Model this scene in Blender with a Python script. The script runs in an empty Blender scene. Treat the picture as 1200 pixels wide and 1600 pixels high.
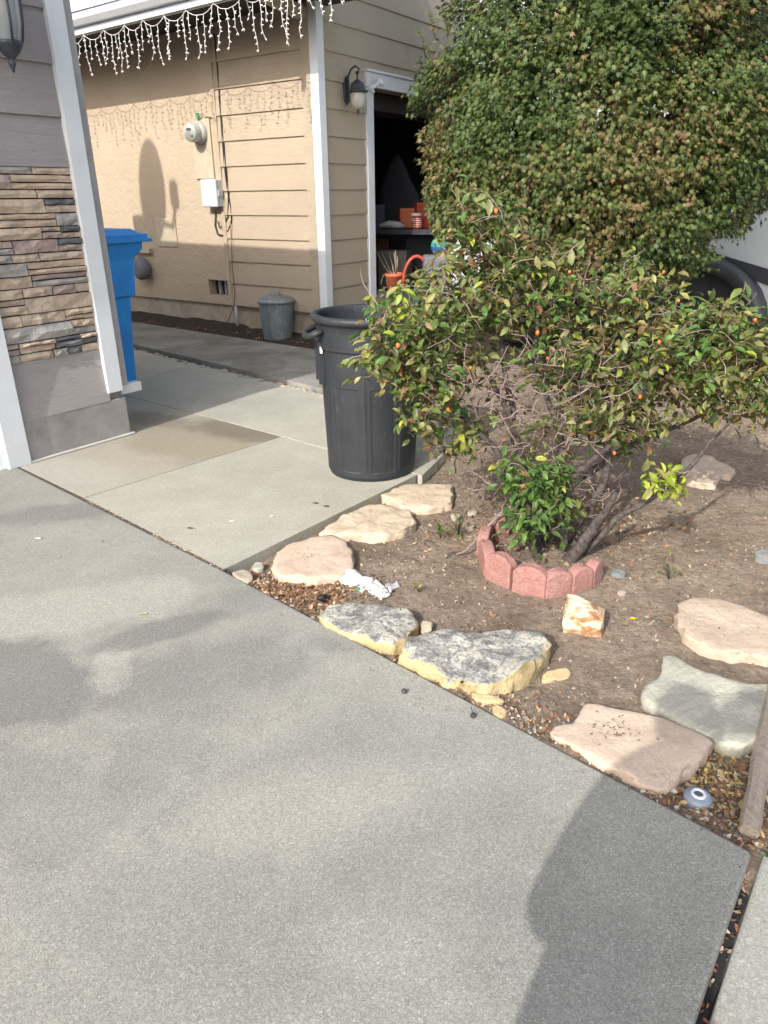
import bpy, math, random
import numpy as np
from mathutils import Vector, noise
R_ = math.radians
rnd = random.Random(7)
sc = bpy.context.scene
col = sc.collection

# ---------------------------------------------------------------- camera
H = 1.33                                   # eye height, metres
F_PX, PITCH, ROLL = 1140.0, R_(23.35), R_(-0.66)
_F = np.array([0, math.cos(PITCH), -math.sin(PITCH)])
_R = np.array([1.0, 0, 0]); _U = np.array([0, math.sin(PITCH), math.cos(PITCH)])
_c, _s = math.cos(ROLL), math.sin(ROLL)
CR = _c * _R + _s * _U; CU = -_s * _R + _c * _U
cam = bpy.data.objects.new('camera', bpy.data.cameras.new('camera'))
col.objects.link(cam)
from mathutils import Matrix
cam.matrix_world = Matrix([[CR[0], CU[0], -_F[0], 0], [CR[1], CU[1], -_F[1], 0],
                           [CR[2], CU[2], -_F[2], H], [0, 0, 0, 1]])
cam.data.sensor_fit = 'VERTICAL'; cam.data.sensor_height = 36
cam.data.lens = F_PX / 1600 * 36
cam.data.clip_start = 0.02; cam.data.clip_end = 500
sc.camera = cam

# ---------------------------------------------------------------- light
SUN_AZ, SUN_EL = R_(31), R_(34)            # heading the light travels, height
SD = Vector((math.sin(SUN_AZ) * math.cos(SUN_EL), math.cos(SUN_AZ) * math.cos(SUN_EL), -math.sin(SUN_EL)))
w = bpy.data.worlds.new('World'); sc.world = w; w.use_nodes = True
nt = w.node_tree
bg = nt.nodes['Background']; bg.inputs[1].default_value = 0.15
sky = nt.nodes.new('ShaderNodeTexSky'); sky.sky_type = 'NISHITA'; sky.sun_disc = False
sky.sun_elevation = SUN_EL; sky.sun_rotation = R_(31 + 180)
sky.air_density = 1.0; sky.dust_density = 3.0; sky.ozone_density = 1.0
hs = nt.nodes.new('ShaderNodeHueSaturation'); hs.inputs['Saturation'].default_value = .62
nt.links.new(sky.outputs[0], hs.inputs['Color']); nt.links.new(hs.outputs[0], bg.inputs[0])
sl = bpy.data.lights.new('sun', 'SUN'); sl.energy = 2.35; sl.angle = R_(0.5); sl.color = (1, 0.965, 0.90)
so = bpy.data.objects.new('sun', sl); col.objects.link(so)
so.rotation_euler = SD.to_track_quat('-Z', 'Y').to_euler()
sc.view_settings.view_transform = 'Standard'; sc.view_settings.look = 'None'
sc.view_settings.exposure = 1.13; sc.view_settings.gamma = 1
sc.view_settings.use_curve_mapping = False

# ---------------------------------------------------------------- measuring helpers
def ray(x, y):
    return _F * F_PX + CR * (x - 600) - CU * (y - 800)
def G(x, y, z=0.0):
    d = ray(x, y); t = (z - H) / d[2]
    return Vector((d[0] * t, d[1] * t, z))
def D(x, y, dist):
    """point seen at (x,y) at horizontal distance dist along +Y"""
    d = ray(x, y); t = dist / d[1]
    return Vector((d[0] * t, d[1] * t, H + d[2] * t))
class Wall:
    """vertical plane: s runs along it, off stands out of it (towards the viewer), z up"""
    def __init__(self, P, yaw, flip=1):
        self.P = Vector(P); a = R_(yaw)
        self.u = Vector((math.sin(a), math.cos(a), 0))
        self.n = Vector((math.cos(a), -math.sin(a), 0)) * flip
    def p(self, s, z, off=0.0):
        q = self.P + self.u * s + self.n * off
        return Vector((q.x, q.y, z))
    def sz(self, x, y, off=0.0):
        d = Vector(ray(x, y)); o = Vector((0, 0, H))
        t = ((self.P + self.n * off - o).dot(self.n)) / d.dot(self.n)
        q = o + d * t
        return (q - self.P).dot(self.u), q.z
    def s_at(self, x, y, off=0.0): return self.sz(x, y, off)[0]
    def z_at(self, x, y, off=0.0): return self.sz(x, y, off)[1]

LW = Wall((-1.61, 4.32, 0), 37)            # front of the garage wing, stone skirt
AW = Wall((-0.91, 7.66, 0), -54.5, -1)     # stucco / siding wall behind the path
_k = AW.s_at(497, 300)
CORNER = AW.p(_k, 0)
BW = Wall(CORNER, 34.2)                    # wall with the open garage door
SOIL = -0.032

# ---------------------------------------------------------------- mesh helpers
class MB:
    def __init__(self): self.v = []; self.f = []; self.c = []; self.sm = []
    def add(self, vs, fs, tint=None, smooth=False):
        b = len(self.v); self.v += [tuple(v) for v in vs]
        self.f += [tuple(i + b for i in f) for f in fs]; self.sm += [smooth] * len(fs)
        self.c += [tint if tint else (1, 1, 1)] * len(vs)
        return self
    def box(self, o, a, b, c, tint=None):
        o, a, b, c = Vector(o), Vector(a), Vector(b), Vector(c)
        if a.cross(b).dot(c) < 0: a, b = b, a
        v = [o, o + a, o + a + b, o + b, o + c, o + a + c, o + a + b + c, o + b + c]
        return self.add(v, [(0, 3, 2, 1), (4, 5, 6, 7), (0, 1, 5, 4), (1, 2, 6, 5), (2, 3, 7, 6), (3, 0, 4, 7)], tint)
    def cbox(self, c, sx, sy, sz, rz=0, tint=None):
        ca, sa = math.cos(rz), math.sin(rz)
        a = Vector((ca, sa, 0)) * sx; b = Vector((-sa, ca, 0)) * sy; k = Vector((0, 0, sz))
        return self.box(Vector(c) - a / 2 - b / 2, a, b, k, tint)
    def prism(self, poly, z0, z1, tint=None):
        n = len(poly); area = sum(poly[i][0] * poly[(i + 1) % n][1] - poly[(i + 1) % n][0] * poly[i][1] for i in range(n))
        if area < 0: poly = poly[::-1]
        v = [(p[0], p[1], z0) for p in poly] + [(p[0], p[1], z1) for p in poly]
        f = [tuple(range(n))[::-1], tuple(range(n, 2 * n))] + [(i, (i + 1) % n, (i + 1) % n + n, i + n) for i in range(n)]
        return self.add(v, f, tint)
    def tube(self, pts, r, n=6, tint=None, cap=True):
        pts = [Vector(p) for p in pts]; m = len(pts)
        rs = r if isinstance(r, (list, tuple)) else [r] * m
        vs, fs = [], []
        t0 = (pts[1] - pts[0]).normalized()
        ref = Vector((0, 0, 1)) if abs(t0.z) < .9 else Vector((1, 0, 0))
        for i in range(m):
            t = (pts[min(i + 1, m - 1)] - pts[max(i - 1, 0)])
            t = t.normalized() if t.length > 1e-9 else t0
            x = t.cross(ref)
            if x.length < 1e-3: x = t.cross(Vector((1, .3, 0)))
            x.normalize(); y = x.cross(t); ref = y
            for k in range(n):
                a = 2 * math.pi * k / n
                vs.append(pts[i] + (x * math.cos(a) + y * math.sin(a)) * rs[i])
        for i in range(m - 1):
            for k in range(n):
                fs.append((i * n + k, i * n + (k + 1) % n, (i + 1) * n + (k + 1) % n, (i + 1) * n + k))
        if cap: fs += [tuple(range(n))[::-1], tuple(range((m - 1) * n, m * n))]
        return self.add(vs, fs, tint, True)
    def lathe(self, prof, c=(0, 0, 0), n=24, tint=None, smooth=True, sx=1, sy=1):
        vs, fs = [], []
        for r, z in prof:
            for k in range(n):
                a = 2 * math.pi * k / n
                vs.append((c[0] + r * sx * math.cos(a), c[1] + r * sy * math.sin(a), c[2] + z))
        for i in range(len(prof) - 1):
            for k in range(n):
                fs.append((i * n + k, i * n + (k + 1) % n, (i + 1) * n + (k + 1) % n, (i + 1) * n + k))
        return self.add(vs, fs, tint, smooth)
    def mesh(self, name, m):
        me = bpy.data.meshes.new(name); me.from_pydata(self.v, [], self.f)
        me.polygons.foreach_set('use_smooth', self.sm)
        a = me.color_attributes.new('tint', 'FLOAT_COLOR', 'POINT')
        cc = np.ones((len(self.v), 4), np.float32); cc[:, :3] = self.c
        a.data.foreach_set('color', cc.ravel())
        if m: me.materials.append(m)
        me.validate(); me.update()
        return me
    def build(self, name, m, parent=None, bevel=0, label=None):
        o = bpy.data.objects.new(name, self.mesh(name, m)); col.objects.link(o)
        if parent: o.parent = parent; o.matrix_parent_inverse = parent.matrix_basis.inverted()
        if bevel:
            b = o.modifiers.new('bevel', 'BEVEL'); b.width = bevel; b.segments = 2; b.limit_method = 'ANGLE'
        if label: o['label'] = label
        return o
def link(name, me, parent=None, M=None):
    o = bpy.data.objects.new(name, me); col.objects.link(o)
    if parent: o.parent = parent; o.matrix_parent_inverse = parent.matrix_basis.inverted()
    if M is not None: o.matrix_basis = M
    return o
def thing(name, label, cat, loc=(0, 0, 0), group=None):
    o = bpy.data.objects.new(name, None); col.objects.link(o); o.location = loc; o.empty_display_size = .1
    o['label'] = label; o['category'] = cat
    if group: o['group'] = group
    o.matrix_basis = Matrix.Translation(Vector(loc))
    return o
def tag(o, label, cat, group=None):
    o['label'] = label; o['category'] = cat
    if group: o['group'] = group
    return o
def structure(o): o['kind'] = 'structure'; return o
def stuff(o): o['kind'] = 'stuff'; return o

def merged(name, mats_list, tv, tf, pos, rot, scl, tint, mat, parent=None, smooth=True):
    """many copies of one small template in ONE mesh (numpy)"""
    tv = np.asarray(tv, float); N = len(pos); n = len(tv)
    V = np.einsum('nij,vj->nvi', rot, tv) * np.asarray(scl)[:, None, None] + np.asarray(pos)[:, None, :]
    V = V.reshape(-1, 3)
    k = len(tf[0]); Fa = np.asarray(tf)
    Fm = (Fa[None] + (np.arange(N) * n)[:, None, None]).reshape(-1, k)
    me = bpy.data.meshes.new(name)
    me.vertices.add(len(V)); me.vertices.foreach_set('co', V.astype(np.float32).ravel())
    me.loops.add(Fm.size); me.loops.foreach_set('vertex_index', Fm.astype(np.int32).ravel())
    me.polygons.add(len(Fm)); me.polygons.foreach_set('loop_start', np.arange(0, Fm.size, k, dtype=np.int32))
    try: me.polygons.foreach_set('loop_total', np.full(len(Fm), k, dtype=np.int32))
    except Exception: pass
    me.update(calc_edges=True)
    me.polygons.foreach_set('use_smooth', [smooth] * len(Fm))
    a = me.color_attributes.new('tint', 'FLOAT_COLOR', 'POINT')
    cc = np.ones((len(V), 4), np.float32); cc[:, :3] = np.repeat(np.asarray(tint), n, axis=0)
    a.data.foreach_set('color', cc.ravel())
    me.materials.append(mat); me.validate(); me.update()
    o = bpy.data.objects.new(name, me); col.objects.link(o)
    if parent: o.parent = parent; o.matrix_parent_inverse = parent.matrix_basis.inverted()
    return o

# ---------------------------------------------------------------- materials
def rgb(c): return (c[0], c[1], c[2], 1)
class NM:
    def __init__(self, name):
        self.m = bpy.data.materials.new(name); self.m.use_nodes = True
        self.t = self.m.node_tree; self.b = self.t.nodes['Principled BSDF']
        g = self.t.nodes.new('ShaderNodeNewGeometry'); self.pos = g.outputs['Position']
    def n(self, typ, **kw):
        x = self.t.nodes.new(typ)
        for k, v in kw.items(): setattr(x, k, v)
        return x
    def l(self, a, b): self.t.links.new(a, b)
    def mapping(self, scale=(1, 1, 1), rotz=0, loc=(0, 0, 0), src=None):
        r = self.n('ShaderNodeVectorRotate', rotation_type='Z_AXIS'); r.inputs['Angle'].default_value = rotz
        self.l(src or self.pos, r.inputs[0])
        mp = self.n('ShaderNodeMapping'); mp.inputs['Scale'].default_value = scale; mp.inputs['Location'].default_value = loc
        self.l(r.outputs[0], mp.inputs[0]); return mp.outputs[0]
    def noise(self, scale, detail=4, rough=.55, vec=None, dist=0):
        x = self.n('ShaderNodeTexNoise'); x.inputs['Scale'].default_value = scale; x.inputs['Detail'].default_value = detail
        x.inputs['Roughness'].default_value = rough; x.inputs['Distortion'].default_value = dist
        self.l(vec or self.pos, x.inputs['Vector']); return x.outputs['Fac']
    def voro(self, scale, vec=None, feature='F1', out='Distance'):
        x = self.n('ShaderNodeTexVoronoi', feature=feature); x.inputs['Scale'].default_value = scale
        self.l(vec or self.pos, x.inputs['Vector']); return x.outputs[out]
    def ramp(self, fac, stops):
        x = self.n('ShaderNodeValToRGB'); e = x.color_ramp.elements
        while len(e) < len(stops): e.new(.5)
        for i, (p, c) in enumerate(stops):
            e[i].position = p; e[i].color = rgb(c) if not isinstance(c, (int, float)) else (c, c, c, 1)
        self.l(fac, x.inputs[0]); return x.outputs[0]
    def mix(self, fac, a, b, mode='MIX'):
        x = self.n('ShaderNodeMix', data_type='RGBA', blend_type=mode)
        for i, v in ((0, fac), (6, a), (7, b)):
            if isinstance(v, (int, float)): x.inputs[i].default_value = v
            elif isinstance(v, tuple): x.inputs[i].default_value = rgb(v)
            else: self.l(v, x.inputs[i])
        return x.outputs[2]
    def math(self, op, a, b=0.0):
        x = self.n('ShaderNodeMath', operation=op)
        for i, v in ((0, a), (1, b)):
            if isinstance(v, (int, float)): x.inputs[i].default_value = v
            else: self.l(v, x.inputs[i])
        return x.outputs[0]
    def blob(self, c, r, soft=.5, stretch=(1, 1), rz=0, wob=.25, wscale=6):
        """soft patch round a world point, edge wobbled by noise: 1 inside, 0 outside"""
        s = self.n('ShaderNodeVectorMath', operation='SUBTRACT'); self.l(self.pos, s.inputs[0]); s.inputs[1].default_value = (c[0], c[1], c[2] if len(c) > 2 else 0)
        mp = self.mapping((1 / stretch[0], 1 / stretch[1], 0.0), rz, src=s.outputs[0])
        ln = self.n('ShaderNodeVectorMath', operation='LENGTH'); self.l(mp, ln.inputs[0])
        nz = self.math('MULTIPLY', self.math('SUBTRACT', self.noise(wscale, 3), .5), wob * 2)
        d = self.math('ADD', ln.outputs['Value'], nz)
        x = self.n('ShaderNodeMapRange', interpolation_type='SMOOTHSTEP')
        self.l(d, x.inputs[0]); x.inputs[1].default_value = r * (1 + soft * .5); x.inputs[2].default_value = r * (1 - soft * .5)
        return x.outputs[0]
    def bump(self, h, strength=.3, dist=.01, prev=None):
        x = self.n('ShaderNodeBump'); x.inputs['Strength'].default_value = strength; x.inputs['Distance'].default_value = dist
        self.l(h, x.inputs['Height'])
        if prev: self.l(prev, x.inputs['Normal'])
        self.l(x.outputs[0], self.b.inputs['Normal']); return x.outputs[0]
    def color(self, c):
        if isinstance(c, tuple): self.b.inputs['Base Color'].default_value = rgb(c)
        else: self.l(c, self.b.inputs['Base Color'])
        return self
    def rough(self, r, spec=.3):
        if isinstance(r, (int, float)): self.b.inputs['Roughness'].default_value = r
        else: self.l(r, self.b.inputs['Roughness'])
        self.b.inputs['Specular IOR Level'].default_value = spec
        return self
    def tint(self):
        x = self.n('ShaderNodeVertexColor'); x.layer_name = 'tint'; return x.outputs[0]
def simple(name, c, r=.6, spec=.4, var=.12, sc_=12, bump=.15, bs=120, metal=0, dirt=None):
    m = NM(name); hi = tuple(min(1, x * (1 + var)) for x in c); lo = tuple(x * (1 - var) for x in c)
    cc = m.ramp(m.noise(sc_, 5), [(.3, lo), (.7, hi)])
    if dirt: cc = m.mix(m.ramp(m.noise(3.5, 6, .7), [(.5, 0.0), (.75, .8)]), cc, dirt)
    m.color(cc); m.rough(r, spec); m.b.inputs['Metallic'].default_value = metal
    if bump: m.bump(m.noise(bs, 3), bump, .002)
    return m.m

def siding(name, c, yaw, worn=.1, glow=1):
    m = NM(name)
    v = m.mapping((3, 3, 55), -R_(yaw))
    g = m.noise(4, 5, .6, v, 1.2)
    big = m.noise(2.2, 4)
    fine = m.noise(60, 2)
    cc = m.ramp(big, [(.3, tuple(x * (1 - worn) for x in c)), (.7, tuple(x * (1 + worn * .6) for x in c))])
    cc = m.mix(m.ramp(g, [(.28, .55), (.42, 0.0)]), cc, tuple(x * .72 for x in c))
    cc = m.mix(m.ramp(m.noise(9, 6, .75), [(.62, 0.0), (.8, .35)]), cc, tuple(x * .7 for x in c))
    m.color(cc); m.rough(.62, .3)
    p = m.bump(g, .8, .009); m.bump(fine, .12, .002, p)
    return m.m
M = {}
def concrete(name, c, grain, stains=None, fine=260, amb=.10):
    m = NM(name)
    big = m.noise(.9, 6, .6); mid = m.noise(5, 6, .65); sp = m.noise(fine, 3, .8)
    ag = m.voro(fine * .8, out='Color')
    agb = m.n('ShaderNodeSeparateColor'); m.l(ag, agb.inputs[0])
    cc = m.ramp(big, [(.32, tuple(x * (1 - amb * 1.6) for x in c)), (.5, c), (.7, tuple(x * (1 + amb) for x in c))])
    cc = m.mix(m.ramp(mid, [(.35, .32), (.62, 0.0)]), cc, tuple(x * .72 for x in c))
    if stains: cc = stains(m, cc)
    g = m.ramp(sp, [(.34, 1 - grain), (.66, 1 + grain * .4)])
    cc = m.mix(1.0, cc, g, 'MULTIPLY')
    g2 = m.ramp(agb.outputs[0], [(0.0, 1 - grain * .55), (.55, 1.0), (.9, 1.0 + grain * .25), (1.0, 1 + grain * .9)])
    cc = m.mix(1.0, cc, g2, 'MULTIPLY')
    # small dark spots
    sp2 = m.ramp(m.noise(55, 4, .8), [(.68, 0.0), (.76, .35)])
    cc = m.mix(sp2, cc, tuple(x * .5 for x in c))
    m.color(cc); m.rough(.88, .2)
    p = m.bump(sp, .45, .004); m.bump(mid, .12, .012, p)
    return m.m
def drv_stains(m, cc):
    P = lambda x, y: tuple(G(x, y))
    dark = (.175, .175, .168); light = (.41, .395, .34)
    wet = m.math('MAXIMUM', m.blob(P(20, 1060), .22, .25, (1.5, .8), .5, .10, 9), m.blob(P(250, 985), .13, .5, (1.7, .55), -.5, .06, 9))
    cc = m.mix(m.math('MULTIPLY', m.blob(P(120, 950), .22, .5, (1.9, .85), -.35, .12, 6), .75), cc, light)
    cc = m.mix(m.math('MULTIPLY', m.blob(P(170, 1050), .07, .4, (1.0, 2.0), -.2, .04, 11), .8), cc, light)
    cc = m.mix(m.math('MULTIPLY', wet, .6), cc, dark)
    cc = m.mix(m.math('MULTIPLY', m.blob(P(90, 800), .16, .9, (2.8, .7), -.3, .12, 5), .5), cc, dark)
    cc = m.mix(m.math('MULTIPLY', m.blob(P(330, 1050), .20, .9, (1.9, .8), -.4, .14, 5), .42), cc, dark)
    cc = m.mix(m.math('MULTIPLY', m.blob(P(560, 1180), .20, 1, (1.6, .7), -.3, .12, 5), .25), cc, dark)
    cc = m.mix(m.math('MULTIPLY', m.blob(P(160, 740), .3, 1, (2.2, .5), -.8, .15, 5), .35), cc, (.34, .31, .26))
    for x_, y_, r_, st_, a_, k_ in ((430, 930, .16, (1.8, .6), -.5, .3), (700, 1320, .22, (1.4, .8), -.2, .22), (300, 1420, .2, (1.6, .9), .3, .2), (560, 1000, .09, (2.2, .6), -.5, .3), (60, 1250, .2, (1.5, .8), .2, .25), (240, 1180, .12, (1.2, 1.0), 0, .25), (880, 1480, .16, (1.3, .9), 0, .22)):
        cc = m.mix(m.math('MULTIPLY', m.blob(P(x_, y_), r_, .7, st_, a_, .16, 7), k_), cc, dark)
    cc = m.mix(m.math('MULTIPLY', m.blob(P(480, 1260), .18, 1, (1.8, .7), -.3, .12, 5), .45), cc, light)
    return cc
def walk_stains(m, cc):
    P = lambda x, y: tuple(G(x, y))
    tan = (.285, .24, .175)
    a = m.blob(P(300, 690), .42, .7, (1.25, .7), .7, .22, 4)
    cc = m.mix(m.math('MULTIPLY', m.blob(P(250, 690), .7, .7, (1.2, .8), .7, .3, 3), .45), cc, (.33, .29, .22)); cc = m.mix(m.math('MULTIPLY', a, .7), cc, tan)
    cc = m.mix(m.math('MULTIPLY', m.blob(P(375, 672), .30, .9, (1.3, .6), .6, .15, 7), .8), cc, (.16, .135, .10))
    cc = m.mix(m.math('MULTIPLY', m.blob(P(240, 655), .25, .8, (1.2, .5), .6, .15, 7), .5), cc, (.17, .15, .12))
    cc = m.mix(m.math('MULTIPLY', m.blob(P(120, 735), .22, 1, (1.5, .7), .4, .15, 5), .5), cc, (.46, .43, .38))
    return cc
def path_stains(m, cc):
    a = m.ramp(m.noise(2.2, 6, .7), [(.38, .75), (.6, 0.0)])
    return m.mix(a, cc, (.15, .135, .11))
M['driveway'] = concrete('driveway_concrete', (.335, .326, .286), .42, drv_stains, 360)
M['walk'] = concrete('walk_concrete', (.415, .398, .335), .28, None, 300, .09)
M['walk_stained'] = concrete('stained_walk_concrete', (.41, .39, .33), .26, walk_stains, 300, .09)
M['path'] = concrete('path_concrete', (.31, .30, .265), .3, path_stains, 260)
M['side'] = concrete('sidewalk_concrete', (.34, .335, .29), .3, None, 300, .05)

def soil():
    m = NM('soil'); a = m.noise(3, 7, .65); b = m.noise(40, 5, .75); v = m.voro(90, out='Color')
    s = m.n('ShaderNodeSeparateColor'); m.l(v, s.inputs[0])
    cc = m.ramp(a, [(.3, (.19, .145, .108)), (.55, (.29, .228, .175)), (.75, (.36, .29, .225))])
    cc = m.mix(1.0, cc, m.ramp(b, [(.3, .62), (.7, 1.25)]), 'MULTIPLY')
    cc = m.mix(m.ramp(s.outputs[0], [(.90, 0.0), (.97, .6)]), cc, (.34, .27, .19))
    m.color(cc); m.rough(.95, .1)
    p = m.bump(m.noise(140, 4, .8), .9, .008); m.bump(m.noise(28, 5, .7), .8, .02, p); return m.m
M['soil'] = soil()
def soil_dark():
    m = NM('damp_soil'); cc = m.ramp(m.noise(30, 5, .7), [(.3, (.030, .024, .019)), (.7, (.085, .066, .05))])
    m.color(cc); m.rough(.95, .1); m.bump(m.noise(80, 5, .8), .9, .01); return m.m
M['damp'] = soil_dark()
M['far_ground'] = simple('far_asphalt', (.10, .10, .10), .9, .2)

def stone_mat(name, c, c2, spots=None, bump=.5, sc_=9, line=None, rough=.9):
    m = NM(name)
    cc = m.ramp(m.noise(sc_, 6, .65), [(.3, c2), (.65, c)])
    cc = m.mix(1.0, cc, m.ramp(m.noise(120, 4, .8), [(.3, .82), (.7, 1.12)]), 'MULTIPLY')
    if spots:
        cc = m.mix(m.ramp(m.noise(38, 5, .75), [(.60, 0.0), (.72, .7)]), cc, spots); cc = m.mix(m.ramp(m.noise(7, 6, .75), [(.5, 0.0), (.75, .45)]), cc, spots)
    if line:
        v = m.mapping((3, 22, 10), line); cc = m.mix(m.ramp(m.noise(3, 5, .6, v), [(.35, .5), (.6, 0.0)]), cc, tuple(x * .6 for x in c))
    m.color(cc); m.rough(rough, .2)
    p = m.bump(m.noise(18, 6, .7), bump, .02); m.bump(m.noise(150, 4, .7), .5, .004, p); return m.m
M['flag_pink'] = stone_mat('pink_flagstone', (.56, .44, .345), (.49, .38, .29), (.26, .19, .14), .35)
M['flag_buff'] = stone_mat('buff_flagstone', (.57, .47, .355), (.50, .40, .295), (.25, .18, .12), .6)
M['flag_tan'] = stone_mat('tan_flagstone', (.50, .40, .31), (.43, .34, .26), (.20, .14, .10), .5)
M['flag_grey'] = stone_mat('grey_green_flagstone', (.46, .44, .36), (.35, .34, .285), None, .5, 7, -.45)
M['grey_pebble'] = stone_mat('grey_pebble', (.24, .245, .24), (.17, .175, .175), None, .2)
M['tan_pebble'] = stone_mat('tan_pebble', (.40, .34, .27), (.30, .26, .21), None, .2)
def lichen():
    m = NM('lichened_yellow_stone')
    g = m.n('ShaderNodeNewGeometry'); s = m.n('ShaderNodeSeparateXYZ'); m.l(g.outputs['Normal'], s.inputs[0])
    yel = m.ramp(m.noise(12, 5), [(.3, (.50, .37, .18)), (.7, (.62, .52, .32))])
    top = m.ramp(m.noise(16, 7, .75, dist=.6), [(.32, (.17, .165, .16)), (.45, (.29, .28, .265)), (.53, (.50, .475, .42)), (.64, (.62, .57, .46))])
    top = m.mix(m.ramp(m.noise(75, 4, .8), [(.52, 0.0), (.6, .75)]), top, (.12, .115, .11))
    up = m.math('ADD', s.outputs[2], m.math('MULTIPLY', m.math('SUBTRACT', m.noise(14, 4), .5), .7))
    cc = m.mix(m.ramp(up, [(.66, 0.0), (.84, 1.0)]), yel, top)
    m.color(cc); m.rough(.9, .2)
    p = m.bump(m.noise(14, 7, .75), .9, .03); m.bump(m.noise(110, 4, .8), .6, .005, p); return m.m
M['lichen'] = lichen()
M['yellow_stone'] = stone_mat('yellow_stone', (.56, .44, .25), (.46, .35, .19), None, .5)
def petrified():
    m = NM('banded_stone'); v = m.mapping((4, 4, 12), .3)
    cc = m.ramp(m.noise(1.3, 4, .6, v, 1.5), [(.40, (.22, .11, .06)), (.50, (.38, .22, .11)), (.57, (.56, .46, .33)), (.7, (.62, .57, .46))])
    m.color(cc); m.rough(.7, .3); m.bump(m.noise(40, 5, .7), .5, .01); return m.m
M['petrified'] = petrified()
M['edging'] = stone_mat('red_edging', (.37, .195, .17), (.31, .155, .135), (.50, .37, .31), .9, 22)

def veneer(i, a, b):
    m = NM('veneer_stone_%d' % i); cc = m.ramp(m.noise(14, 6, .7, dist=.8), [(.3, a), (.7, b)])
    cc = m.mix(m.ramp(m.noise(5, 4), [(.5, 0.0), (.8, .4)]), cc, (.30, .29, .29))
    m.color(cc); m.rough(.85, .25)
    p = m.bump(m.noise(30, 6, .7, dist=.7), .9, .015); m.bump(m.noise(160, 3), .3, .003, p); return m.m
VEN = [veneer(0, (.38, .29, .225), (.66, .53, .41)), veneer(1, (.42, .31, .23), (.68, .54, .41)), veneer(2, (.30, .22, .20), (.50, .38, .33)),
       veneer(3, (.10, .10, .105), (.21, .21, .22)), veneer(4, (.30, .28, .26), (.46, .43, .40))]

M['sid_grey'] = siding('grey_siding', (.36, .33, .325), 37)
M['sid_tan'] = siding('tan_siding_path_side', (.43, .343, .25), -54.5, .06)
M['sid_tan_b'] = siding('tan_siding_door_side', (.455, .385, .285), 34.2, .06)
M['trim_tan'] = siding('tan_trim', (.42, .345, .25), -54.5, .04)
def white_paint(name, c=(.70, .72, .74)):
    m = NM(name); v = m.mapping((40, 40, 5))
    cc = m.ramp(m.noise(6, 5), [(.3, tuple(x * .92 for x in c)), (.7, c)])
    cc = m.mix(m.ramp(m.noise(14, 6, .8), [(.66, 0.0), (.74, .5)]), cc, (.42, .38, .33))
    m.color(cc); m.rough(.5, .4); m.bump(m.noise(5, 5, .6, v), .3, .004); return m.m
M['white'] = white_paint('white_trim_paint')
M['white_warm'] = white_paint('white_gutter_paint', (.60, .61, .62))
M['spout'] = simple('grey_downspout_paint', (.36, .34, .33), .5)
def stucco():
    m = NM('tan_stucco')
    n1 = m.noise(7, 3, .5, dist=2.5); v = m.noise(26, 3, .5, dist=1.5)
    cc = m.ramp(m.noise(2, 5), [(.3, (.40, .315, .225)), (.7, (.44, .35, .255))])
    cr = m.ramp(n1, [(.46, 0.0), (.475, .4), (.49, 0.0)])
    cc = m.mix(m.math('MULTIPLY', cr, m.ramp(m.noise(3, 3), [(.45, 0.0), (.6, 1.0)])), cc, (.25, .18, .11))
    m.color(cc); m.rough(.85, .2)
    h = m.ramp(n1, [(.40, 0.0), (.5, .7), (.52, .75), (.62, 1.0)])
    p = m.bump(h, .28, .012); p = m.bump(v, .35, .006, p); m.bump(m.noise(110, 3), .25, .003, p); return m.m
M['stucco'] = stucco()
M['panel_tan'] = simple('tan_panel_paint', (.43, .355, .255), .55, bump=.08)
M['foundation_tan'] = simple('painted_foundation', (.36, .30, .22), .85, dirt=(.16, .12, .085), bump=.5, bs=40)
M['foundation_grey'] = simple('grey_foundation', (.31, .285, .275), .85, dirt=(.20, .18, .165), bump=.5, bs=40)
M['caulk'] = simple('white_caulk', (.46, .45, .42), .8, bump=.8, bs=40)
M['dark'] = simple('dark_void', (.02, .02, .022), .9)
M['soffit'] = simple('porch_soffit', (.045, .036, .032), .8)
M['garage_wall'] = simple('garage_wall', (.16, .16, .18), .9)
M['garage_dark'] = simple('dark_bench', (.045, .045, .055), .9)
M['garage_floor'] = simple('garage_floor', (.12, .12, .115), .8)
M['roof'] = simple('roof_shingle', (.12, .11, .105), .9, bump=.6, bs=50)
def plastic(name, c, scuff, r=.42, amt=.5):
    m = NM(name); cc = m.ramp(m.noise(4, 5), [(.3, tuple(x * .85 for x in c)), (.7, tuple(x * 1.15 for x in c))])
    v = m.mapping((26, 26, 5)); sm = m.ramp(m.noise(3, 7, .8, v), [(.56, 0.0), (.74, amt)])
    cc = m.mix(sm, cc, scuff)
    v2 = m.mapping((70, 70, 9)); cc = m.mix(m.ramp(m.noise(2, 3, .9, v2), [(.7, 0.0), (.74, amt)]), cc, scuff)
    cc = m.mix(m.ramp(m.noise(17, 5, .8), [(.68, 0.0), (.75, amt)]), cc, scuff)
    m.color(cc); m.rough(m.ramp(m.noise(8, 5), [(.3, r), (.7, r + .2)]), .45)
    m.bump(m.noise(60, 4), .15, .003); return m.m
M['black_plastic'] = plastic('black_bin_plastic', (.020, .023, .028), (.13, .135, .145), .5, .42)
M['blue_plastic'] = plastic('blue_bin_plastic', (.02, .25, .66), (.08, .33, .66), .38, .12)
def galv():
    m = NM('galvanised_steel'); v = m.mapping((9, 9, 3))
    cc = m.ramp(m.noise(4, 6, .7, v), [(.3, (.17, .20, .21)), (.6, (.30, .34, .35)), (.75, (.40, .43, .43))])
    m.color(cc); m.rough(.5, .5); m.b.inputs['Metallic'].default_value = .55; return m.m
M['galv'] = galv()
M['meter_glass'] = simple('meter_face', (.42, .43, .38), .25, .6)
M['meter_grey'] = simple('meter_body', (.36, .36, .33), .5)
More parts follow.
